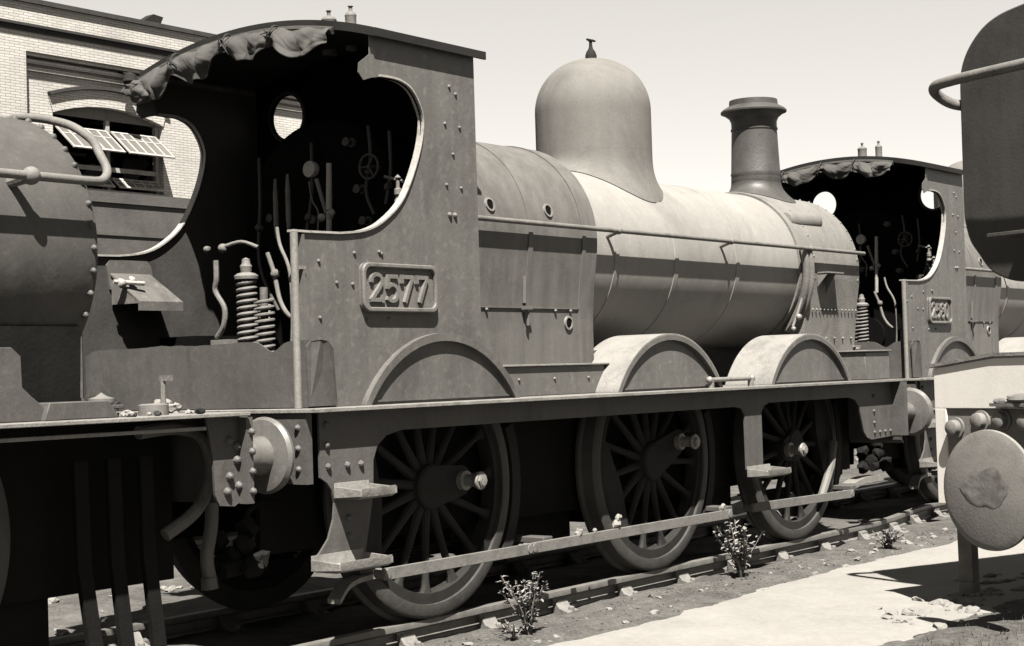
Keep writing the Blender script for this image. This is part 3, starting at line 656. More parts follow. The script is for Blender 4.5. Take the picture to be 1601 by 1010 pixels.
    sl = fp.modifiers.new('thickness', 'SOLIDIFY'); sl.thickness = .010
    return root

def copy_tree(o, parent=None):
    c = o.copy(); COL.objects.link(c)
    if parent: c.parent = parent
    for ch in list(o.children): copy_tree(ch, c)
    return c

eng = make_engine()
eng2 = copy_tree(eng)
eng2.location = (8.70, .31, -.014)
tag(eng, 'weathered goods engine with open cab, dome and chimney, plate reading 2577', 'steam engine', 'withdrawn engines standing in line')
tag(eng2, 'engine coupled ahead of the nearer one, plate reading 2580, cab seen past the smokebox', 'steam engine', 'withdrawn engines standing in line')
number_plate('2577', eng, -3.278, -2.62, 1.826, 2.104, -.951)
number_plate('2580', eng2, -3.238, -2.66, 1.836, 2.104, -.951)

# ------------------------------------------------------------------ canvas sheets rolled up under the rear of each roof
def canvas(eng_x, eng_z, y0, y1, seed, label):
    root = empty('canvas_sheet', (-3.15 + eng_x, .31 if eng_x else 0, 3.40 + eng_z))
    def rz(y): return .025 + .155*(1 - y**2)
    ties = [y0 + (y1 - y0)*t for t in (.0, .22, .50, .74, 1.0)]
    m = MB(); rows = []; n = 300; nv = 26
    for i in range(n + 1):
        y = y0 + (y1 - y0)*i/n
        k0 = min(range(5), key=lambda a: abs(y - ties[a])); dy = y - ties[k0]
        q = min(1, abs(dy)/.17); q = q*q*(3 - 2*q)
        drop = .085 + .085*q + .05*noise.noise((y*2.6, seed, 0)) + .03*(y - y1)/(y0 - y1)
        row = []
        for k in range(nv):
            t = k/(nv - 1)
            ang = math.atan2(dy, t*drop + .035); rad = min(1, math.hypot(dy, t*drop)/.10)
            pl = (.5 + .5*math.cos(ang*7 + seed*k0*2.3 + 2.5*noise.noise((y*4, t, seed)))) * .040*rad*(.3 + t)
            pl += .024*noise.noise((y*8, t*2.2, seed + 2)) + .007*abs(noise.noise((y*20 + t*6, t*2, seed + 5)))
            belly = math.sin(min(t*1.25, 1)*PI*.75)
            x = -.014 - .055*belly - pl
            z = rz(y) - .028 - drop*t + .02*noise.noise((y*7, seed + 3, t)) * t
            row.append(m.bm.verts.new((x, y + .015*noise.noise((y*8, t*3, seed + 9)), z)))
        rows.append(row)
    for A, B in zip(rows, rows[1:]):
        for k in range(nv - 1): m.bm.faces.new((A[k], B[k], B[k+1], A[k+1]))
    c = m.build('rolled_cloth', 'canvas', root, smooth=50)
    so = c.modifiers.new('thick', 'SOLIDIFY'); so.thickness = .006
    # a loose bunch knotted at the far end and odd corners
    m = MB(); m.lump((-.06, y0 - .12, rz(y0) - .14), (.05, .10, .06), seed*3, .9, 4); m.lump((-.05, y0 - .02, rz(y0) - .10), (.05, .10, .06), seed*5, .9, 4); m.build('cloth_bunch', 'canvas', root, smooth=50)
    for t in ties[1:4]:
        m = MB(); m.tube([(-.04 + .055*math.cos(a), t + .006*math.sin(a*2), rz(t) - .065 + .055*math.sin(a)) for a in [2*PI*q/14 for q in range(14)]], .005, 6, closed=True)
        for q in range(5): m.tube(smooth_path([(-.095, t, rz(t) - .07), (-.11 - .02*random.random(), t + random.uniform(-.03, .03), rz(t) - .07 + random.uniform(-.03, .03)), (-.10, t + random.uniform(-.07, .07), rz(t) - .07 + random.uniform(-.09, .03))], 3), .0035, 5)
        m.build('rope_tie', 'rope', root)
    m = MB(); m.tube([(-.012, y, rz(y) - .035) for y in [y0 + (y1 - y0)*q/20 for q in range(21)]], .022, 8); m.build('roller', 'rope', root)
    return tag(root, label, 'canvas', 'rolled canvas sheets under the cab roofs')
canvas(0, 0, .97, -.70, 2.3, 'crumpled canvas sheet rolled and roped under the roof of the cab with plate 2577')
canvas(8.70, -.014, .95, -.62, 8.1, 'folded canvas sheet slung under the farther cab roof beyond the chimney')

# ------------------------------------------------------------------ engine standing close behind (only its front is in the picture)
def make_follower():
    root = empty('steam_engine', (-8.0, 0, 0)); ox = -8.0
    def P(q): return (q[0] - ox, q[1], q[2])
    m = MB(); FX = -4.90 - ox; cz = 2.13; r = .715
    m.lathe([(-2.2, r - .02), (-.95, r - .02), (-.93, r), (-.03, r), (0, r - .015)], (FX, 0, cz), (1, 0, 0), 96)
    for k in range(40):
        a = 2*PI*k/40; n = V(0, math.cos(a), math.sin(a)); m.rivet(V(FX - .035, 0, cz) + n*r, n, .019)
    for k in range(8): m.rivet(V(FX + .001, r*.94*math.cos(R(150 + 11*k)), cz + r*.94*math.sin(R(150 + 11*k))), (1, 0, 0), .016)
    sm = m.build('smokebox', 'sooty', root)
    m = MB(); m.lathe([(0, .52), (.03, .5), (.09, .3), (.11, 0)], (FX, 0, cz), (1, 0, 0), 48); m.cyl((FX + .1, 0, cz), (FX + .2, 0, cz), .03); m.cyl((FX + .18, 0, cz), (FX + .19, .15, cz - .2), .012); m.build('smokebox_door', 'smokebox', sm)
    m = MB(); m.prism([(FX - 1.0, y, z) for y, z in ((-.60, 1.30), (-.62, 1.75), (.62, 1.75), (.60, 1.30))], (.95, 0, 0)); m.build('smokebox_saddle', 'frame', sm)
    m = MB()
    side = [(-7.4 - ox, -.80, 2.445), (-5.30 - ox, -.80, 2.445), (-5.05 - ox, -.80, 2.445)]
    bend = smooth_path([(-5.05 - ox, -.80, 2.445), (-4.94 - ox, -.79, 2.455), (-4.88 - ox, -.76, 2.51), (-4.875 - ox, -.70, 2.60), (-4.85 - ox, -.60, 2.69), (-4.86 - ox, -.40, 2.79), (-4.86 - ox, 0, 2.86), (-4.86 - ox, .40, 2.79), (-4.85 - ox, .60, 2.69)], 6)
    m.tube(side + bend[1:], .022, 14); hr = m.build('handrail', 'rod', root)
    m = MB(); m.lump((-5.36 - ox, -.80, 2.445), .044, 1, 0, sub=3); m.tube([(-5.36 - ox, -.80, 2.445), (-5.37 - ox, -.62, 2.42)], [.03, .024], 10); m.build('handrail_post', 'rod', hr)
    m = MB(); m.cyl((FX - .55, 0, 2.75), (FX - .55, 0, 3.6), .2, 32); m.lathe([(0, .2), (.05, .28), (.1, .27), (.12, .18)], (FX - .55, 0, 3.55), (0, 0, 1), 32); m.build('chimney', 'chimney', root)
    # footplate, beam
    m = MB(); m.box(-7.6 - ox, -4.33 - ox, -1.15, 1.15, 1.283, 1.302); m.box(-7.6 - ox, -4.60 - ox, -1.12, -1.09, 1.222, 1.240); m.build('footplate', 'step', root, bevel=.003)
    for s in (-1, 1):
        m = MB(); m.prism([(x + .07 - ox, s*1.06, z) for x, z in [(-4.62, 1.282), (-4.60, 1.20), (-4.575, 1.05), (-4.57, .90), (-4.54, .84), (-4.44, .83), (-4.36, .87), (-4.34, .93), (-4.335, 1.282)]], (0, s*-.014, 0))
        for x, z in ((-4.47, 1.16), (-4.42, 1.06), (-4.47, .98), (-4.41, .93), (-4.49, .905), (-4.42, 1.13)): m.rivet((x + .07 - ox, s*1.061, z), (0, s, 0), .026)
        m.build('valance', 'plain', root)
        m = MB(); m.box(-7.5 - ox, -4.4 - ox, s*.60, s*.63, .45, 1.28); m.build('main_frame', 'frame', root)
        m = MB(); m.lathe([(0, .165), (.04, .165), (.05, .125), (.13, .115), (.14, .105), (.25, .09), (.33, .105), (.345, .19), (.365, .205), (.385, .20), (.40, .0)], (-4.33 - ox, s*.87, 1.06), (1, 0, 0), 48)
        m.build('buffer', 'paint', root)
        for x in (-6.30, -7.5):
            wheel(root, x - ox, s, (.2, -.2))
    m = MB(); m.box(-4.335 - ox, -4.29 - ox, -1.12, 1.12, .84, 1.275)
    for k in range(4): m.rivet((-4.30 - ox, -1.121, .90 + .1*k), (0, -1, 0), .022)
    m.build('buffer_beam', 'plain', root)
    for x in (-6.30, -7.5):
        m = MB(); m.cyl((x - ox, -.82, .787), (x - ox, .82, .787), .09); m.build('axle', 'frame', root)
    m = MB(); m.box(-7.5 - ox, -4.5 - ox, -.59, .59, .5, 1.27); m.build('cylinder_filler_block', 'frame', root)  # long filler added to keep the underside black
    m = MB(); m.box(-7.5 - ox, -5.15 - ox, -.58, .58, .05, .499); m.build('ashpan_screen', 'frame', root)  # added low box, not a real ashpan; hides the sunlit ground behind
    # odds and ends on the front platform
    m = MB(); m.prism([(x - ox, -.95, z) for x, z in [(-6.2, 1.303), (-6.2, 1.64), (-5.60, 1.64), (-5.55, 1.60), (-5.545, 1.46), (-5.50, 1.42), (-5.42, 1.36), (-5.36, 1.303)]], (0, .02, 0)); m.build('splasher_plate', 'sooty', root, bevel=.004)
    m = MB(); m.prism([(x - ox, -.98, z) for x, z in [(-5.45, 1.303), (-5.42, 1.385), (-5.08, 1.385), (-5.02, 1.303)]], (0, .25, 0)); m.build('frame_box', 'sooty', root, bevel=.004)
    m = MB(); m.box(-5.5 - ox, -4.9 - ox, -.55, -.52, 1.303, 1.40); m.box(-5.0 - ox, -4.8 - ox, -.75, -.62, 1.34, 1.36); m.build('frame_top', 'sooty', root, bevel=.004)
    m = MB(); m.lathe([(0, .04), (.06, .05), (.07, .065), (.09, .065), (.10, .03), (.12, 0)], (-4.98 - ox, -.80, 1.303), (0, 0, 1), 16); m.build('lubricator', 'rod', root)
    m = MB(); m.lathe([(0, .075), (.05, .075), (.055, .06), (.058, 0)], (-4.70 - ox, -.85, 1.303), (0, 0, 1), 20); m.build('sand_lid', 'rod', root)
    m = MB(); m.tube([(-4.47 - ox, -.66, 1.303), (-4.47 - ox, -.66, 1.48)], .014, 8); m.box(-4.48 - ox, -4.42 - ox, -.68, -.64, 1.47, 1.50); m.build('lamp_iron', 'rod', root)
    # hoses and irons below
    m = MB(); m.tube(smooth_path([P(q) for q in [(-4.80, -.85, 1.22), (-4.55, -.85, 1.23), (-4.39, -.85, 1.18), (-4.33, -.85, 1.05), (-4.35, -.85, .92), (-4.45, -.85, .80), (-4.62, -.82, .70)]], 6), .034, 10); m.build('steam_hose', 'hose', root)
    m = MB(); m.tube(smooth_path([P(q) for q in [(-4.19, -.70, .84), (-4.20, -.70, .70), (-4.235, -.70, .55), (-4.22, -.70, .44)]], 6), .036, 12); m.tube([P((-4.225, -.70, .44)), P((-4.22, -.70, .38))], [.042, .046], 12); m.build('brake_hose', 'hose', root)
    for x, zz in ((-5.12, .2), (-4.92, .12), (-4.72, .10)):
        m = MB(); m.prism([P(q) for q in [(x - .03, -.80, 1.1), (x + .05, -.80, 1.1), (x + .06, -.80, .6), (x + .12, -.80, zz), (x + .04, -.80, zz), (x - .02, -.80, .6)]], (0, .03, 0)); m.build('guard_iron', 'frame', root)
    # lettered buffers of the trailing draw gear: coupling chain
    m = MB(); m.tube(smooth_path([P(q) for q in [(-4.28, 0, 1.0), (-4.12, 0, 1.0), (-4.08, 0, 1.05), (-4.05, 0, .98), (-4.10, 0, .9)]], 4), .03, 8)
    for k in range(4): m.tube([P((-4.05 + .05*math.cos(a), .04*math.sin(a)*(k % 2), .88 - .11*k + .075*math.sin(a))) for a in [2*PI*q/12 for q in range(12)]], .015, 6, closed=True)
    m.build('coupling', 'wheel', root)
    return root
fol = make_follower()
tag(fol, 'engine close behind with rounded smokebox and curved handrail, at the left edge', 'steam engine', 'withdrawn engines standing in line')

# vacuum / drag gear lying on the rear of the nearer engine
m = MB()
for k, p in enumerate([(-4.02, -.66, .52), (-3.97, -.70, .58), (-4.05, -.58, .60), (-3.93, -.76, .50), (-4.0, -.8, .47), (-3.90, -.66, .66), (-4.1, -.6, .46)]): m.lump(p, .06, k + 3, .5)
m.tube(smooth_path([(-3.93, -.66, .60), (-3.90, -.66, .74), (-3.82, -.70, .80), (-3.76, -.74, .79)], 5), .014, 8)
m.cyl((-4.15, -.72, .46), (-3.85, -.72, .48), .04, 12)
m.build('injector', 'frame', eng); 
for e in (eng2,):
    c = [o for o in eng.children if o.name.startswith('injector')][0].copy(); COL.objects.link(c); c.parent = e
m = MB(); m.tube(smooth_path([(-3.95, -.3, 1.0), (-4.0, -.4, .95), (-4.02, -.4, .8), (-3.9, -.35, .78), (-3.95, -.3, .95)], 5), .016, 8); m.build('coupling_link', 'wheel', eng)

# ------------------------------------------------------------------ tank engine standing at an angle on the right, front end only in the picture
def make_tank_engine():
    rzv = R(-21.8); root = empty('tank_engine', (-.819, -4.62, 0), rzv)
    # tank with rounded corners across the front; local x goes back from the beam face, y to the left, AX is the centre line
    AX = .10
    half = sm2([(.75, 3.650), (1.085, 3.616), (1.254, 3.590), (1.387, 3.535), (1.498, 3.44), (1.562, 3.34), (1.588, 3.24), (1.593, 3.12)], 4) + [(1.596, 2.74)] + sm2([(1.597, 2.45), (1.592, 2.335), (1.556, 2.207), (1.482, 2.108), (1.407, 2.017), (1.308, 1.960), (1.16, 1.922), (.85, 1.908)], 4)
    outl = half + [(2*AX - y, z) for y, z in half[::-1]]
    m = MB(); m.prism([(.2, y, z) for y, z in outl], (3.4, 0, 0)); tk = m.build('water_tank', 'tank', root, smooth=30, bevel=.012)
    m = MB(); m.lathe([(0, .035), (.06, .035), (.065, .02), (.16, .02)], (.30, 1.06, 3.60), (0, 0, 1), 12); m.box(.255, .265, 1.02, 1.09, 3.61, 3.78); m.build('lamp_iron', 'pale', tk)
    m = MB(); m.tube(smooth_path([(.40, 1.57, 3.07), (.20, 1.64, 3.09), (.08, 1.665, 3.145), (.01, 1.62, 3.185), (-.02, 1.45, 3.195), (-.04, .93, 3.195), (-.04, AX, 3.195), (-.02, -1.3, 3.195), (.2, -1.45, 3.09)], 7), .034, 14); m.build('handrail', 'rod', root)
    m = MB(); m.box(-.12, .199, AX - .3, 1.12, 2.185, 2.207); m.build('lamp_shelf', 'plain', root, bevel=.003)
    m = MB(); m.lathe([(0, .72), (3.0, .70)], (.23, AX, 2.15), (1, 0, 0), 64); m.build('boiler', 'tank', root)
    m = MB(); m.prism([(.25, y, z) for y, z in ((AX - .68, 1.45), (AX - .68, 2.0), (AX + .68, 2.0), (AX + .68, 1.45))], (1.2, 0, 0)); m.build('smokebox_saddle', 'tank', root)
    m = MB(); m.cyl((.9, AX, 3.5), (.9, AX, 4.3), .2, 32); m.lathe([(0, .2), (.06, .29), (.1, .28), (.14, .2)], (.9, AX, 4.2), (0, 0, 1), 32); m.build('chimney', 'chimney', root)
    # platform with a bent front edge, white beam, bolted plate
    pf = [(1.77, 1.405), (1.22, 1.468), (2*AX - 1.22, 1.468), (2*AX - 1.77, 1.405)]
    m = MB(); m.prism([(-.014, y, z) for y, z in pf] + [(-.014, y, z + .022) for y, z in pf[::-1]], (.9, 0, 0)); m.build('footplate', 'step', root, smooth=0)
    m = MB()
    m.prism([(0, 1.715, 1.40), (0, 1.22, 1.458), (0, 2*AX - 1.22, 1.458), (0, 2*AX - 1.715, 1.40), (0, 2*AX - 1.715, 1.15), (0, 1.715, 1.15)], (.05, 0, 0))
    for a in (1.62, 2*AX - 1.715): m.box(.0, .05, a, a + .095, .55, 1.15)
    m.build('buffer_beam', 'white', root, smooth=0, bevel=.004)
    m = MB(); m.box(.012, .075, 2*AX - 1.62, 1.62, .55, 1.149)
    for y, z in ((1.545, 1.03), (1.335, 1.075), (1.165, 1.08), (.97, 1.07), (.2, 1.07), (-.1, 1.07), (-.9, 1.07), (-1.3, 1.03)):
        m.lathe([(0, .066), (.014, .066), (.016, .050), (.058, .048), (.064, .036), (.066, 0)], (.0115, y, z), (-1, 0, 0), 16)
    m.build('bolted_plate', 'disc', root)
    m = MB(); m.box(-.07, -.0005, AX - .6, 1.2, 1.165, 1.185); m.lump((-.035, 1.13, 1.195), (.035, .06, .022), 3, .3); m.lump((-.035, .99, 1.205), (.045, .10, .04), 5, .4); m.build('lamp_iron_foot', 'rod', root)
    for y in (.75, 2*AX - .75):
        m = MB(); m.lathe([(0, .19), (.05, .19), (.06, .15), (.3, .13), (.31, .10), (.54, .10), (.552, .328), (.572, .343), (.592, .340), (.604, .30), (.609, .0)], (.0, y, .711), (-1, 0, 0), 72)
        bf = m.build('buffer', 'disc', root)
        m = MB(); rows = []
        for t in (1.0, .92, .8, .6, .3, 0.02):
            rows.append([m.bm.verts.new((-.6085 - .004*(1 - t)**.5 - .003*(t < 1)*noise.noise((math.cos(a)*3*t, math.sin(a)*3*t, 1.5)), y + .0 + .17*t*math.cos(a)*(1 + .3*noise.noise((math.cos(a)*1.6, math.sin(a)*1.6, 4.2))), .725 + .115*t*math.sin(a)*(1 + .35*noise.noise((math.cos(a)*1.7, math.sin(a)*1.7, 7.7))))) for a in [2*PI*q/40 for q in range(40)]])
        for A_, B_ in zip(rows, rows[1:]): m.skin(A_, B_)
        m.cap(rows[-1]); m.build('grease_patch', 'grease', bf, smooth=60)
    # running gear, mostly out of the frame
    for s in (-1, 1):
        m = MB(); m.box(.09, 4.2, AX + s*.60, AX + s*.63, .45, 1.38); m.build('main_frame', 'frame', root)
    m = MB(); m.box(.09, 4.2, AX - 1.2, AX + 1.2, 1.36, 1.39); m.build('running_plate', 'frame', root)
    for x in (1.7, 3.3):
        for s in (-1, 1):
            m = MB(); m.lathe([(0, .50), (0, .6), (-.1, .62), (-.11, .65), (-.135, .65), (-.135, .5), (-.07, .45), (-.07, .12), (.03, .1), (.03, 0)], (x, AX + s*.80, .62), (0, s, 0), 48); m.build('wheel', 'wheel', root)
        m = MB(); m.cyl((x, AX - .8, .62), (x, AX + .8, .62), .08); m.build('axle', 'frame', root)
    return tag(root, 'dark tank engine with white beam and huge round buffer, cut by the right edge', 'tank engine')
make_tank_engine()

# ------------------------------------------------------------------ brick workshop behind
def make_workshop():
    WY = 21.0
    root = empty('brick_workshop', (13, WY, -.12)); ox, oz = 13, -.12
    x0, x1 = 3.5, 21.0
    zt = 9.42
    # the recessed panel and window opening
    px0 = PAN_L; wz0 = SILL; wx0, wx1 = WIN_L, WIN_R; wzs = SPR; rise = RISE
    def archpts(a, b, z, h, n=16):
        c = (a + b)/2; hw = (b - a)/2; r = (hw*hw + h*h)/(2*h); th = math.asin(hw/r)
        return [(c + r*math.sin(-th + 2*th*k/n), z + h - r + r*math.cos(-th + 2*th*k/n)) for k in range(n + 1)]
    win = [(wx1, wz0), (wx0, wz0)] + archpts(wx0, wx1, wzs, rise)
    m = MB()
    panel = [(px0, 1.2), (x1 - 1.2, 1.2), (x1 - 1.2, PAN_T), (px0, PAN_T)]
    m.plate([(x0, -.12), (x1, -.12), (x1, zt), (x0, zt)], [panel], lambda a, b: (a - ox, 0, b - oz), (0, .22, 0))
    m.build('wall', 'brick', root, smooth=0)
    m = MB(); m.plate(panel, [win], lambda a, b: (a - ox, .215, b - oz), (0, .35, 0)); m.build('recessed_panel', 'brick', root, smooth=0)
    for a in (x0, x1 - .4):
        m = MB(); m.box(a - ox, a + .4 - ox, .23, 12, 0, zt - oz - .05); m.build('end_wall', 'brick', root, smooth=0)
    # corbels at the head of the panel
    for k in range(3):
        m = MB(); z = PAN_T - .08 - .14*k; m.box(px0 + .003 - ox, x1 - 1.203 - ox, .045 + .05*k, .214, z - oz, z + .077 - oz); m.build('corbel', 'brick', root, smooth=0)
    # dark string course and coping
    m = MB(); m.box(x0 - ox, x1 - ox, -.04, -.002, BAND - .16 - oz, BAND - .062 - oz); m.box(x0 - ox, x1 - ox, -.09, -.002, BAND - .06 - oz, BAND - oz); m.build('string_course', 'redbrick', root, smooth=0)
    m = MB(); m.box(x0 - .05 - ox, x1 + .05 - ox, -.07, .40, zt + .002 - oz, zt + .10 - oz); m.build('coping', 'coping', root)
    # hood over the arch: ring of bricks on end and drip
    ar = archpts(wx0, wx1, wzs, rise, 28)
    def off(p, d):
        out = []
        for i, (a, b) in enumerate(p):
            q0 = p[max(i-1, 0)]; q1 = p[min(i+1, len(p)-1)]; t = Vector((q1[0]-q0[0], q1[1]-q0[1])).normalized(); out.append((a - t.y*d, b + t.x*d))
        return out
    m = MB(); m.prism([(a - ox, .20, b - oz) for a, b in off(ar, .44)] + [(a - ox, .20, b - oz) for a, b in off(ar, .37)[::-1]], (0, -.10, 0)); m.build('drip_mould', 'coping', root, smooth=30)
    m = MB(); m.prism([(a - ox, .213, b - oz) for a, b in off(ar, .36)] + [(a - ox, .213, b - oz) for a, b in off(ar, .003)[::-1]], (0, -.03, 0)); m.build('arch_ring', 'brick', root, smooth=0)
    # window: tympanum board, frame bars, hung sashes
    head = wzs - .003
    m = MB(); top = archpts(wx0 + .003, wx1 - .003, wzs, rise - .003, 20); m.prism([(a - ox, .34, b - oz) for a, b in top] + [(wx1 - .003 - ox, .34, head - oz), (wx0 + .003 - ox, .34, head - oz)], (0, .05, 0)); fr = m.build('window', 'board', root, smooth=0)
    xm = (wx0 + wx1)/2 + .05
    zm = 6.18
    m = MB()
    for x in (wx0 + .01, xm - .05, wx1 - .11): m.box(x - ox, x + .10 - ox, .335, .42, wz0 - oz, head - oz - .002)
    m.box(wx0 + .11 - ox, xm - .052 - ox, .345, .40, zm - .05 - oz, zm + .05 - oz); m.box(xm + .052 - ox, wx1 - .112 - ox, .345, .40, zm - .05 - oz, zm + .05 - oz)
    m.box(wx0 - .1 - ox, wx1 + .1 - ox, .14, .335, wz0 - .10 - oz, wz0 - .002 - oz); m.build('frame', 'sash', fr, smooth=0)
    def sash(a, b, ztop, h, tilt):
        L = V(0, -math.sin(tilt), -math.cos(tilt)); mm = MB(); o = V(a - ox, .33, ztop - oz); W = b - a
        def bar(u0, u1, v0, v1, t=.03):
            p = [o + V(u, 0, 0) + L*v for u, v in ((u0, v0), (u1, v0), (u1, v1), (u0, v1))]; nn = L.cross(V(1, 0, 0)) * t; mm.prism(p, nn)
        bar(0, W, 0, .05); bar(0, W, h - .06, h)
        for k in range(6): bar(W*k/5 - (.02 if 0 < k < 5 else (0 if k == 0 else .04)), W*k/5 + (.02 if 0 < k < 5 else (.04 if k == 0 else 0)), .051, h - .061)
        bar(0.001, W - .001, h*.32, h*.32 + .03, .025)
        s_ = mm.build('sash', 'sash', fr, smooth=0)
        mm = MB(); q = [o + L*.03 + L.cross(V(1, 0, 0))*.012 + V(.02, 0, 0), o + L*.03 + L.cross(V(1, 0, 0))*.012 + V(W - .02, 0, 0), o + L*(h - .03) + L.cross(V(1, 0, 0))*.012 + V(W - .02, 0, 0), o + L*(h - .03) + L.cross(V(1, 0, 0))*.012 + V(.02, 0, 0)]
        mm.prism(q, L.cross(V(1, 0, 0))*.006); mm.build('pane', 'glass', s_, smooth=0)
    for a, b in ((wx0 + .12, xm - .06), (xm + .06, wx1 - .12)):
        sash(a, b, 7.0, .84, R(50)); sash(a, b, 5.98, .36, R(50))
    # inside: dark floor, roof with bright gaps, trusses seen against them
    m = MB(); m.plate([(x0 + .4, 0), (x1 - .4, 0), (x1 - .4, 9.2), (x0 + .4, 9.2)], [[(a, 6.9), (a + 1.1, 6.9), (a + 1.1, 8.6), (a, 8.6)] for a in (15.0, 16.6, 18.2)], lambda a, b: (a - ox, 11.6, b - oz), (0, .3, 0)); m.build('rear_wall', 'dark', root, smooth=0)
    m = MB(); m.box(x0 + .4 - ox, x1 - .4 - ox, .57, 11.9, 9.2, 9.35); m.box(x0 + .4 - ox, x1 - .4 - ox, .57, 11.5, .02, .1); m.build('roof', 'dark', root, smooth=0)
    m = MB()
    for k in range(5):
        y = 3 + 1.6*k
        for a in range(4, 18, 3):
            m.tube([(a - ox, y, 8.0), (a + 1.5 - ox, y, 6.4), (a + 3 - ox, y, 8.0)], .09, 6)
        m.tube([(x0 + .5 - ox, y, 6.4), (x1 - .5 - ox, y, 6.4)], .08, 6); m.tube([(x0 + .5 - ox, y, 8.0), (x1 - .5 - ox, y, 8.0)], .1, 6)
    for a in range(5, 20, 2): m.tube([(a - ox, 2.5, 6.4), (a - ox, 10, 6.4)], .07, 6); m.cyl((a + .5 - ox, 5, 0), (a + .5 - ox, 5, 9.15), .12, 8)
    m.build('roof_truss', 'dark', root)
    m = MB(); m.prism([(VENT - .30 - ox, .0, zt + .10 - oz), (VENT + .22 - ox, .0, zt + .10 - oz), (VENT + .30 - ox, .0, zt + .27 - oz), (VENT + .02 - ox, .0, zt + .30 - oz)], (0, .25, 0)); m.build('roof_ventilator', 'roof', root)
    m = MB(); m.lathe([(0, .10), (.1, .16), (.25, .12), (.3, .03)], (LAMP[0] - ox, -.15, LAMP[1] - .15 - oz), (0, 0, 1), 16); m.tube([(LAMP[0] - ox, -.15, LAMP[1] + .12 - oz), (LAMP[0] - ox, .2, LAMP[1] + .18 - oz)], .03, 6); m.build('wall_bracket', 'roof', root)
    return tag(root, 'cream brick workshop with an arched window whose sashes are tilted open', 'workshop')
PAN_L, PAN_T, BAND = 10.99, 8.42, 8.98
WIN_L, WIN_R, SILL, SPR, RISE = 11.79, 14.80, 5.70, 7.25, .25
VENT, LAMP = 14.42, (13.6, 8.13)

make_workshop()

# ------------------------------------------------------------------ tender standing on the next line beyond, seen through the cab
def make_tender():
    y0 = 4.0; root = empty('tender', (2.6, y0 + 1.1, 0)); x0, x1 = -2.6, 2.6
    zt = 3.10
    m = MB(); m.box(-5.2, -.02, -1.1, 1.1, 1.30, zt); b = m.build('tank', 'wagon', root, bevel=.02)
    m = MB(); m.box(-5.2, -.02, -1.118, -1.101, zt - .08, zt + .012); m.box(-5.2, -.02, -1.112, -1.101, zt - .36, zt - .33); m.box(-5.2, -.02, -1.112, -1.101, 1.8, 1.83); m.build('beading', 'wagon', b)
    m = MB(); m.box(-5.4, .15, -1.2, 1.2, 1.25, 1.299); m.build('platform', 'valance', root)
    m = MB(); m.box(-5.3, .05, -1.15, -1.12, .55, 1.249); m.box(-5.3, .05, 1.12, 1.15, .55, 1.249); m.build('side_frame', 'frame', root)
    m = MB(); m.lump((-2.6, 0, 3.0), (2.2, .9, .18), 3, .4, 3); m.build('coal', 'coal', root)
    for x in (-4.6, -2.6, -.6):
        for s in (-1, 1):
            m = MB(); m.lathe([(0, .5), (0, .59), (-.1, .61), (-.11, .64), (-.135, .64), (-.135, .5), (-.07, .44), (-.07, .12), (.03, .1), (.03, 0)], (x, s*.8, .61), (0, s, 0), 40); m.build('wheel', 'wheel', root)
        m = MB(); m.cyl((x, -.8, .61), (x, .8, .61), .07); m.build('axle', 'frame', root)
    return tag(root, 'grey tender standing between the workshop and the cab with plate 2577', 'tender')
make_tender()

# ------------------------------------------------------------------ ground, path, tracks
def coords(a, b, step, far):
    c = list(np.arange(a, b + 1e-6, step)); lo, hi = [], []
    d = step; q = a
    while q > -far: d *= 1.6; q -= d; lo.append(q)
    d = step; q = b
    while q < far: d *= 1.6; q += d; hi.append(q)
    return lo[::-1] + c + hi
def path_edges(x):        # the pale trodden way between the two lines
    up = -1.50 + .05*math.sin(x*1.3) + .05*noise.noise((x*2.2, 0, 3))
    dn = -3.30 - .10*noise.noise((x*1.5, 4, 0)) - .02*x
    return up, dn
def gz(x, y):
    z = -.125 + .022*noise.noise((x*1.7, y*1.7, 0)) + .014*noise.noise((x*6, y*6, 2))
    if -1.45 < y < -.90: z += .02
    up, dn = path_edges(x)
    k = min(max((up - y)/.12, 0), 1)*min(max((y - dn)/.12, 0), 1)
    if k > 0 and -9 < x < 14: z = z*(1 - k) + (-.128)*k
    return z
def sheet(name, xs, ys, m, zf):
    vv = [(x, y, zf(x, y)) for y in ys for x in xs]; nx = len(xs)
    ff = [(j*nx+i, j*nx+i+1, (j+1)*nx+i+1, (j+1)*nx+i) for j in range(len(ys)-1) for i in range(nx-1)]
    me = bpy.data.meshes.new(name); me.from_pydata(vv, [], ff); me.materials.append(M[m])
    for p in me.polygons: p.use_smooth = True
    o = bpy.data.objects.new(name, me); COL.objects.link(o); return o
tag(sheet('ground', coords(-6, 9, .07, 900), coords(-5, 3.5, .07, 900), 'dirt', gz), kind='structure')
m = MB(); rows = []
for k in range(760):
    x = -8 + .03*k; up, dn = path_edges(x)
    up += .035*noise.noise((x*6, 1, 1)) + .02*noise.noise((x*19, 1, 5)); dn += .08*noise.noise((x*5, 2, 2)) + .04*noise.noise((x*17, 3, 2))
    rows.append([m.bm.verts.new((x, up + (dn - up)*j/14, -.1185 + .004*noise.noise((x*3, j*.8, 5)) - (.012 if j in (0, 14) else 0))) for j in range(15)])
for A, B in zip(rows, rows[1:]):
    for j in range(14): m.bm.faces.new((A[j], B[j], B[j+1], A[j+1]))
tag(m.build('path', 'path', None, smooth=80), kind='structure')
m = MB(); rows = []
for k in range(160):
    x = -5 + .1*k
    rows.append([m.bm.verts.new((x, path_edges(x)[1] - .02 - .08*noise.noise((x*4, 0, 9)) - .22*j, -.118 + .03*noise.noise((x*3, j*.7, 1)) + (.012 if 0 < j else -.012))) for j in range(14)])
for A, B in zip(rows, rows[1:]):
    for j in range(13): m.bm.faces.new((A[j], B[j], B[j+1], A[j+1]))
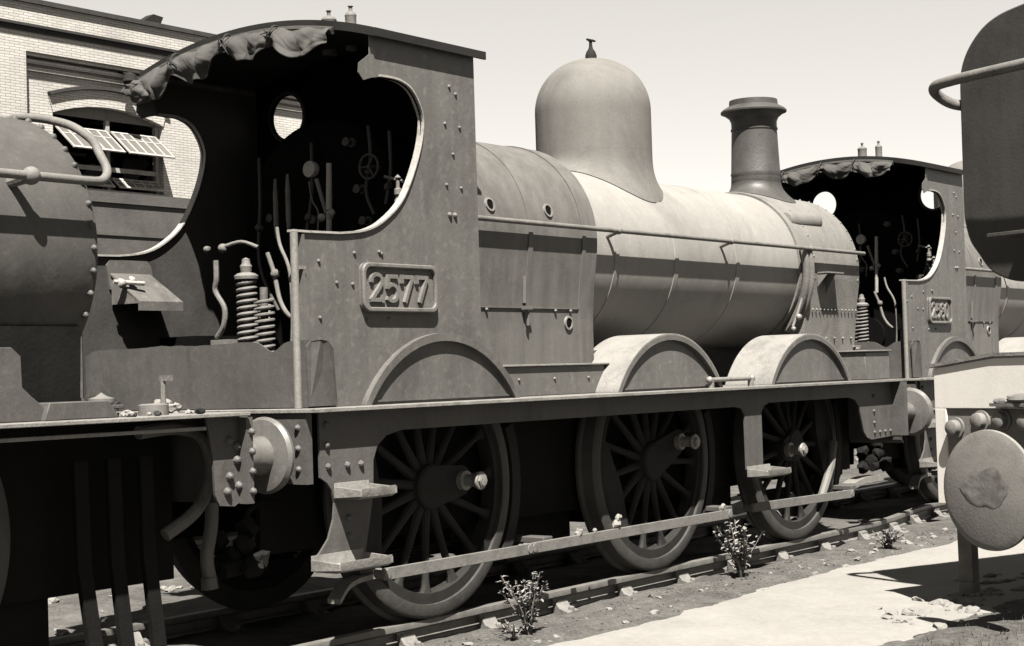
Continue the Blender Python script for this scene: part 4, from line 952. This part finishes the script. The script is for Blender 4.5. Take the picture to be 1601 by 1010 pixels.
tag(m.build('cinder_bank', 'cinders', None, smooth=80), kind='structure')

def track(y, xa, xb, rz=0, loc=(0, 0, 0), step=.78, label='', bend=0):
    def yo(x):
        q = min(max((x - 3.5)/2.6, 0), 1); return bend*q*q*(3 - 2*q)
    root = empty('railway_track', (loc[0], loc[1], loc[2]), rz)
    for s in (-1, 1):
        c = y + s*.755
        sec = [(-.034, 0), (.034, 0), (.036, -.012), (.034, -.035), (.012, -.05), (.010, -.095), (.030, -.108), (.032, -.130), (.02, -.142), (-.02, -.142), (-.032, -.130), (-.030, -.108), (-.010, -.095), (-.012, -.05), (-.034, -.035), (-.036, -.012)]
        m = MB(); prev = None
        for q in range(49):
            x = xa + (xb - xa)*q/48; rg = [m.bm.verts.new((x, c + yo(x) + a, b)) for a, b in sec]
            if prev: m.skin(prev, rg)
            else: m.cap(rg, True)
            prev = rg
        m.cap(prev); m.build('rail', 'rail', root, smooth=40)
    n = int((xb - xa)/step)
    for k in range(n):
        x = xa + .35 + k*step
        m = MB(); m.box(x - .125, x + .125, y + yo(x) - 1.26, y + yo(x) + 1.26, -.27, -.150 + .006*math.sin(k*2.1)); m.build('sleeper', 'sleeper', root, bevel=.012)
        for s in (-1, 1):
            c = y + s*.755 + yo(x); m = MB(); a = random.uniform(-.008, .008)
            for q in (-1, 1):
                m.prism([(x - .075 + a, c + q*.20, -.150), (x - .075 + a, c + q*.19, -.120), (x - .06 + a, c + q*.10, -.095), (x - .05 + a, c + q*.055, -.045), (x - .05 + a, c + q*.036, -.040), (x - .05 + a, c + q*.036, -.150)], (.13, 0, 0))
                m.lathe([(0, .022), (.03, .02), (.034, 0)], (x + a, c + q*.155, -.118), (0, 0, 1), 8)
            m.box(x - .04 + a, x + .07 + a, c - .075, c - .037, -.10, -.045) if s < 0 else None
            m.build('rail_chair', 'chair', root, bevel=.006)
    tag(root, label, 'track'); return root
track(0, -9.4, 15, step=.78, bend=.31, label='track with chaired rails under the standing engines, weeds along its near rail')
track(.10, .6, 7, R(-21.8), (-.819, -4.62, 0), label='short track under the dark tank engine at the right edge')
track(5.1, -8, 16, label='track beneath the grey tender beyond the engines')

# ------------------------------------------------------------------ stub post, stones, weeds
m = MB()
m.prism([(-.065, -.05, -.03), (.065, -.05, -.03), (.075, .05, -.03), (-.07, .05, -.03)], (.0, 0, .12)); m.prism([(-.058, -.05, .088), (.058, -.05, .088), (.058, .05, .088), (-.058, .05, .088)], (-.01, 0, .36))
for k in range(7): m.lump((-.1 + .035*k, -.06 - .01*(k % 2), .0), .028, k, .4, 1)
o = m.build('wooden_post', 'timber', None, bevel=.008); o.location = (.508, -2.939, -.115); tag(o, 'short weathered wooden stub standing in rubble behind the round buffer', 'post')

def stone_field(n, fn, r0, r1, label, group, mt='stone'):
    base = None
    protos = []
    for k in range(5):
        m = MB(); m.lump((0, 0, 0), 1, k*2 + 3, .55, 2); p = m.build('loose_stone', mt, None, smooth=25); protos.append(p)
    for i in range(n):
        x, y = fn(i)
        o = protos[i % 5] if i < 5 else protos[i % 5].copy()
        if i >= 5: COL.objects.link(o)
        r = random.uniform(r0, r1); o.scale = (r*random.uniform(.8, 1.5), r*random.uniform(.8, 1.3), r*random.uniform(.45, .8)); o.rotation_euler = (random.uniform(-.3, .3), random.uniform(-.3, .3), random.uniform(0, 6.28))
        o.location = (x, y, gz(x, y) + r*.2); tag(o, label, 'stone', group)
stone_field(45, lambda i: (random.uniform(-3.2, 4.5), -1.02 - .50*random.random()**.7), .010, .03, 'small pale stone among the dirt along the near rail', 'loose stones along the near rail')
stone_field(70, lambda i: (random.uniform(-.9, 1.7), random.gauss(-3.05, .18)), .015, .05, 'pale stone in the rubble around the stub post and path edge', 'rubble by the stub post')
stone_field(60, lambda i: (random.uniform(-3.6, 1.0), random.uniform(1.3, 3.4)), .012, .045, 'sunlit lump of stone on the ground behind the engines', 'rubble behind the engines')
spots = [(-1.22, -.97, .395, .035), (-1.03, -.97, .39, .02), (-.76, -.97, .405, .04), (-.74, -.97, .45, .03), (.68, -.97, .40, .03)]
for k, (x, y, z, r) in enumerate(spots):
    m = MB(); m.lump((0, 0, 0), (r, r*.6, r*.9), k*3 + 1, .5, 2); o = m.build('loose_stone', 'stone', None, smooth=25); o.location = (x, y, z)
    tag(o, 'pale lump of rubble lying on the brake rod of the nearer engine', 'stone', 'rubble lying on the brake rod')

def weed(x, y, h, n, spread, label, seed, lw=.012, ll=.07):
    rnd = random.Random(seed); root = empty('weed', (x, y, gz(x, y)))
    ms = MB(); ml = MB()
    for k in range(n):
        a = rnd.uniform(0, 6.28); hh = h*rnd.uniform(.55, 1); d = V(math.cos(a), math.sin(a), 0)*spread*rnd.uniform(.2, 1)
        pts = smooth_path([(0, 0, -.02), d*.3 + V(0, 0, hh*.4), d*.7 + V(0, 0, hh*.75), d + V(0, 0, hh)], 3)
        ms.tube(pts, [.006*(1 - .6*i/len(pts)) for i in range(len(pts))], 5)
        nl = int(hh/.022)
        for i in range(nl):
            t = .18 + .82*i/nl; p = pts[min(int(t*(len(pts)-1)), len(pts)-2)].lerp(pts[min(int(t*(len(pts)-1))+1, len(pts)-1)], (t*(len(pts)-1)) % 1)
            b = rnd.uniform(0, 6.28); L = ll*rnd.uniform(.5, 1.1)*(1.1 - .4*t); w = lw*rnd.uniform(.7, 1.3)
            o = V(math.cos(b), math.sin(b), rnd.uniform(.0, .9)).normalized(); sd = o.cross(V(0, 0, 1)).normalized()
            q = [p, p + o*L*.35 + sd*w + V(0, 0, .004), p + o*L*.75 + sd*w*.6 - V(0, 0, .004), p + o*L - V(0, 0, .018*rnd.random() + .004), p + o*L*.75 - sd*w*.6 - V(0, 0, .004), p + o*L*.35 - sd*w + V(0, 0, .004)]
            mid = [p + o*L*.35 - V(0, 0, .004), p + o*L*.75 - V(0, 0, .010)]
            v = [ml.bm.verts.new(c) for c in q]; mm = [ml.bm.verts.new(c) for c in mid]
            for f in ((v[0], v[1], mm[0]), (v[0], mm[0], v[5]), (v[1], v[2], mm[1], mm[0]), (v[5], mm[0], mm[1], v[4]), (v[2], v[3], mm[1]), (v[4], mm[1], v[3])): ml.bm.faces.new(f)
    st = ms.build('stem', 'stem', root); lf = ml.build('leaves', 'leaf', root, smooth=0)
    return tag(root, label, 'weed', 'weeds growing along the near rail')
weed(-2.22, -1.28, .40, 15, .19, 'tall pale weed in the foreground before the rearmost wheel of engine 2577', 3)
weed(.62, -1.14, .42, 16, .20, 'leafy darker weed on the dirt between the middle and front wheels', 5, .014, .08)
weed(2.72, -1.36, .15, 34, .17, 'low bushy weed near the path, right of the front wheel', 9, .014, .05)
weed(-2.45, -1.35, .12, 8, .12, 'small weed at the foot of the tall pale weed in the foreground', 12, .012, .05)

# loose gravel and cinders trodden along the rails: past counting
m = MB(); rnd = random.Random(4)
for k in range(2600):
    x = rnd.uniform(-3.6, 6.5); y = -1.02 - .55*rnd.random()**1.3 if rnd.random() < .75 else rnd.gauss(-3.1, .25)
    if y > -2 and x > 4.5: continue
    r = rnd.uniform(.004, .014)*(1.7 if rnd.random() < .07 else 1); z = gz(x, y) + r*.2
    q = [Vector((rnd.uniform(-1, 1), rnd.uniform(-1, 1), rnd.uniform(-.5, .6)))*r + Vector((x, y, z)) for _ in range(4)]
    v = [m.bm.verts.new(c) for c in q]
    for f in ((0, 1, 2), (0, 1, 3), (0, 2, 3), (1, 2, 3)): m.bm.faces.new([v[a] for a in f])
tag(m.build('gravel', 'gravel', None, smooth=0), kind='stuff')
m = MB()
for k in range(900):
    x = rnd.uniform(-1.6, 2.2); y = path_edges(x)[1] - .15 - abs(rnd.gauss(0, .35)); h = rnd.uniform(.02, .06); a = rnd.uniform(0, 6.28)
    p = Vector((x, y, -.12)); w_ = Vector((math.cos(a), math.sin(a), 0))*.004; tp = p + Vector((rnd.uniform(-.03, .03), rnd.uniform(-.03, .03), h))
    m.bm.faces.new([m.bm.verts.new(c) for c in (p - w_, p + w_, tp)])
tag(m.build('grass', 'grass', None, smooth=0), kind='stuff')

for k in range(34):
    x = random.choice([random.gauss(-4.72, .18), random.gauss(-4.95, .12), random.uniform(-5.9, -4.35)]); x = min(max(x, -6), -4.36); y = random.uniform(-1.1, -.35)
    r = random.uniform(.010, .028); m = MB(); m.lump((0, 0, 0), (r*1.2, r, r*.7), k + 2, .5, 1); dk = k % 3 == 0
    o = m.build('loose_stone', 'coal' if dk else 'stone', None, smooth=25); o.location = (x, y, 1.303 + r*.5)
    tag(o, 'dark lump of coal on the platform of the engine at the left edge' if dk else 'pale crumb of rubble on the platform of the engine at the left edge', 'coal' if dk else 'stone', 'coal on the platform' if dk else 'rubble on the platform')
for k, (x, y, r, dk) in enumerate(((-4.88, -.62, .075, 1), (-4.76, -.55, .06, 1), (-4.98, -.50, .06, 0), (-4.35, -.52, .05, 0), (-4.37, -.62, .04, 0))):
    m = MB(); m.lump((0, 0, 0), (r*1.2, r, r*.8), k*5 + 1, .5, 3); o = m.build('loose_stone', 'coal' if dk else 'stone', None, smooth=25); o.location = (x, y, 1.303 + r*.6)
    tag(o, 'large dark lump of coal by the lubricator on the left platform' if dk else 'pale rubble chunk against the upright fall plate of engine 2577', 'coal' if dk else 'stone', 'big lumps of coal on the platform' if dk else 'rubble against the fall plate')
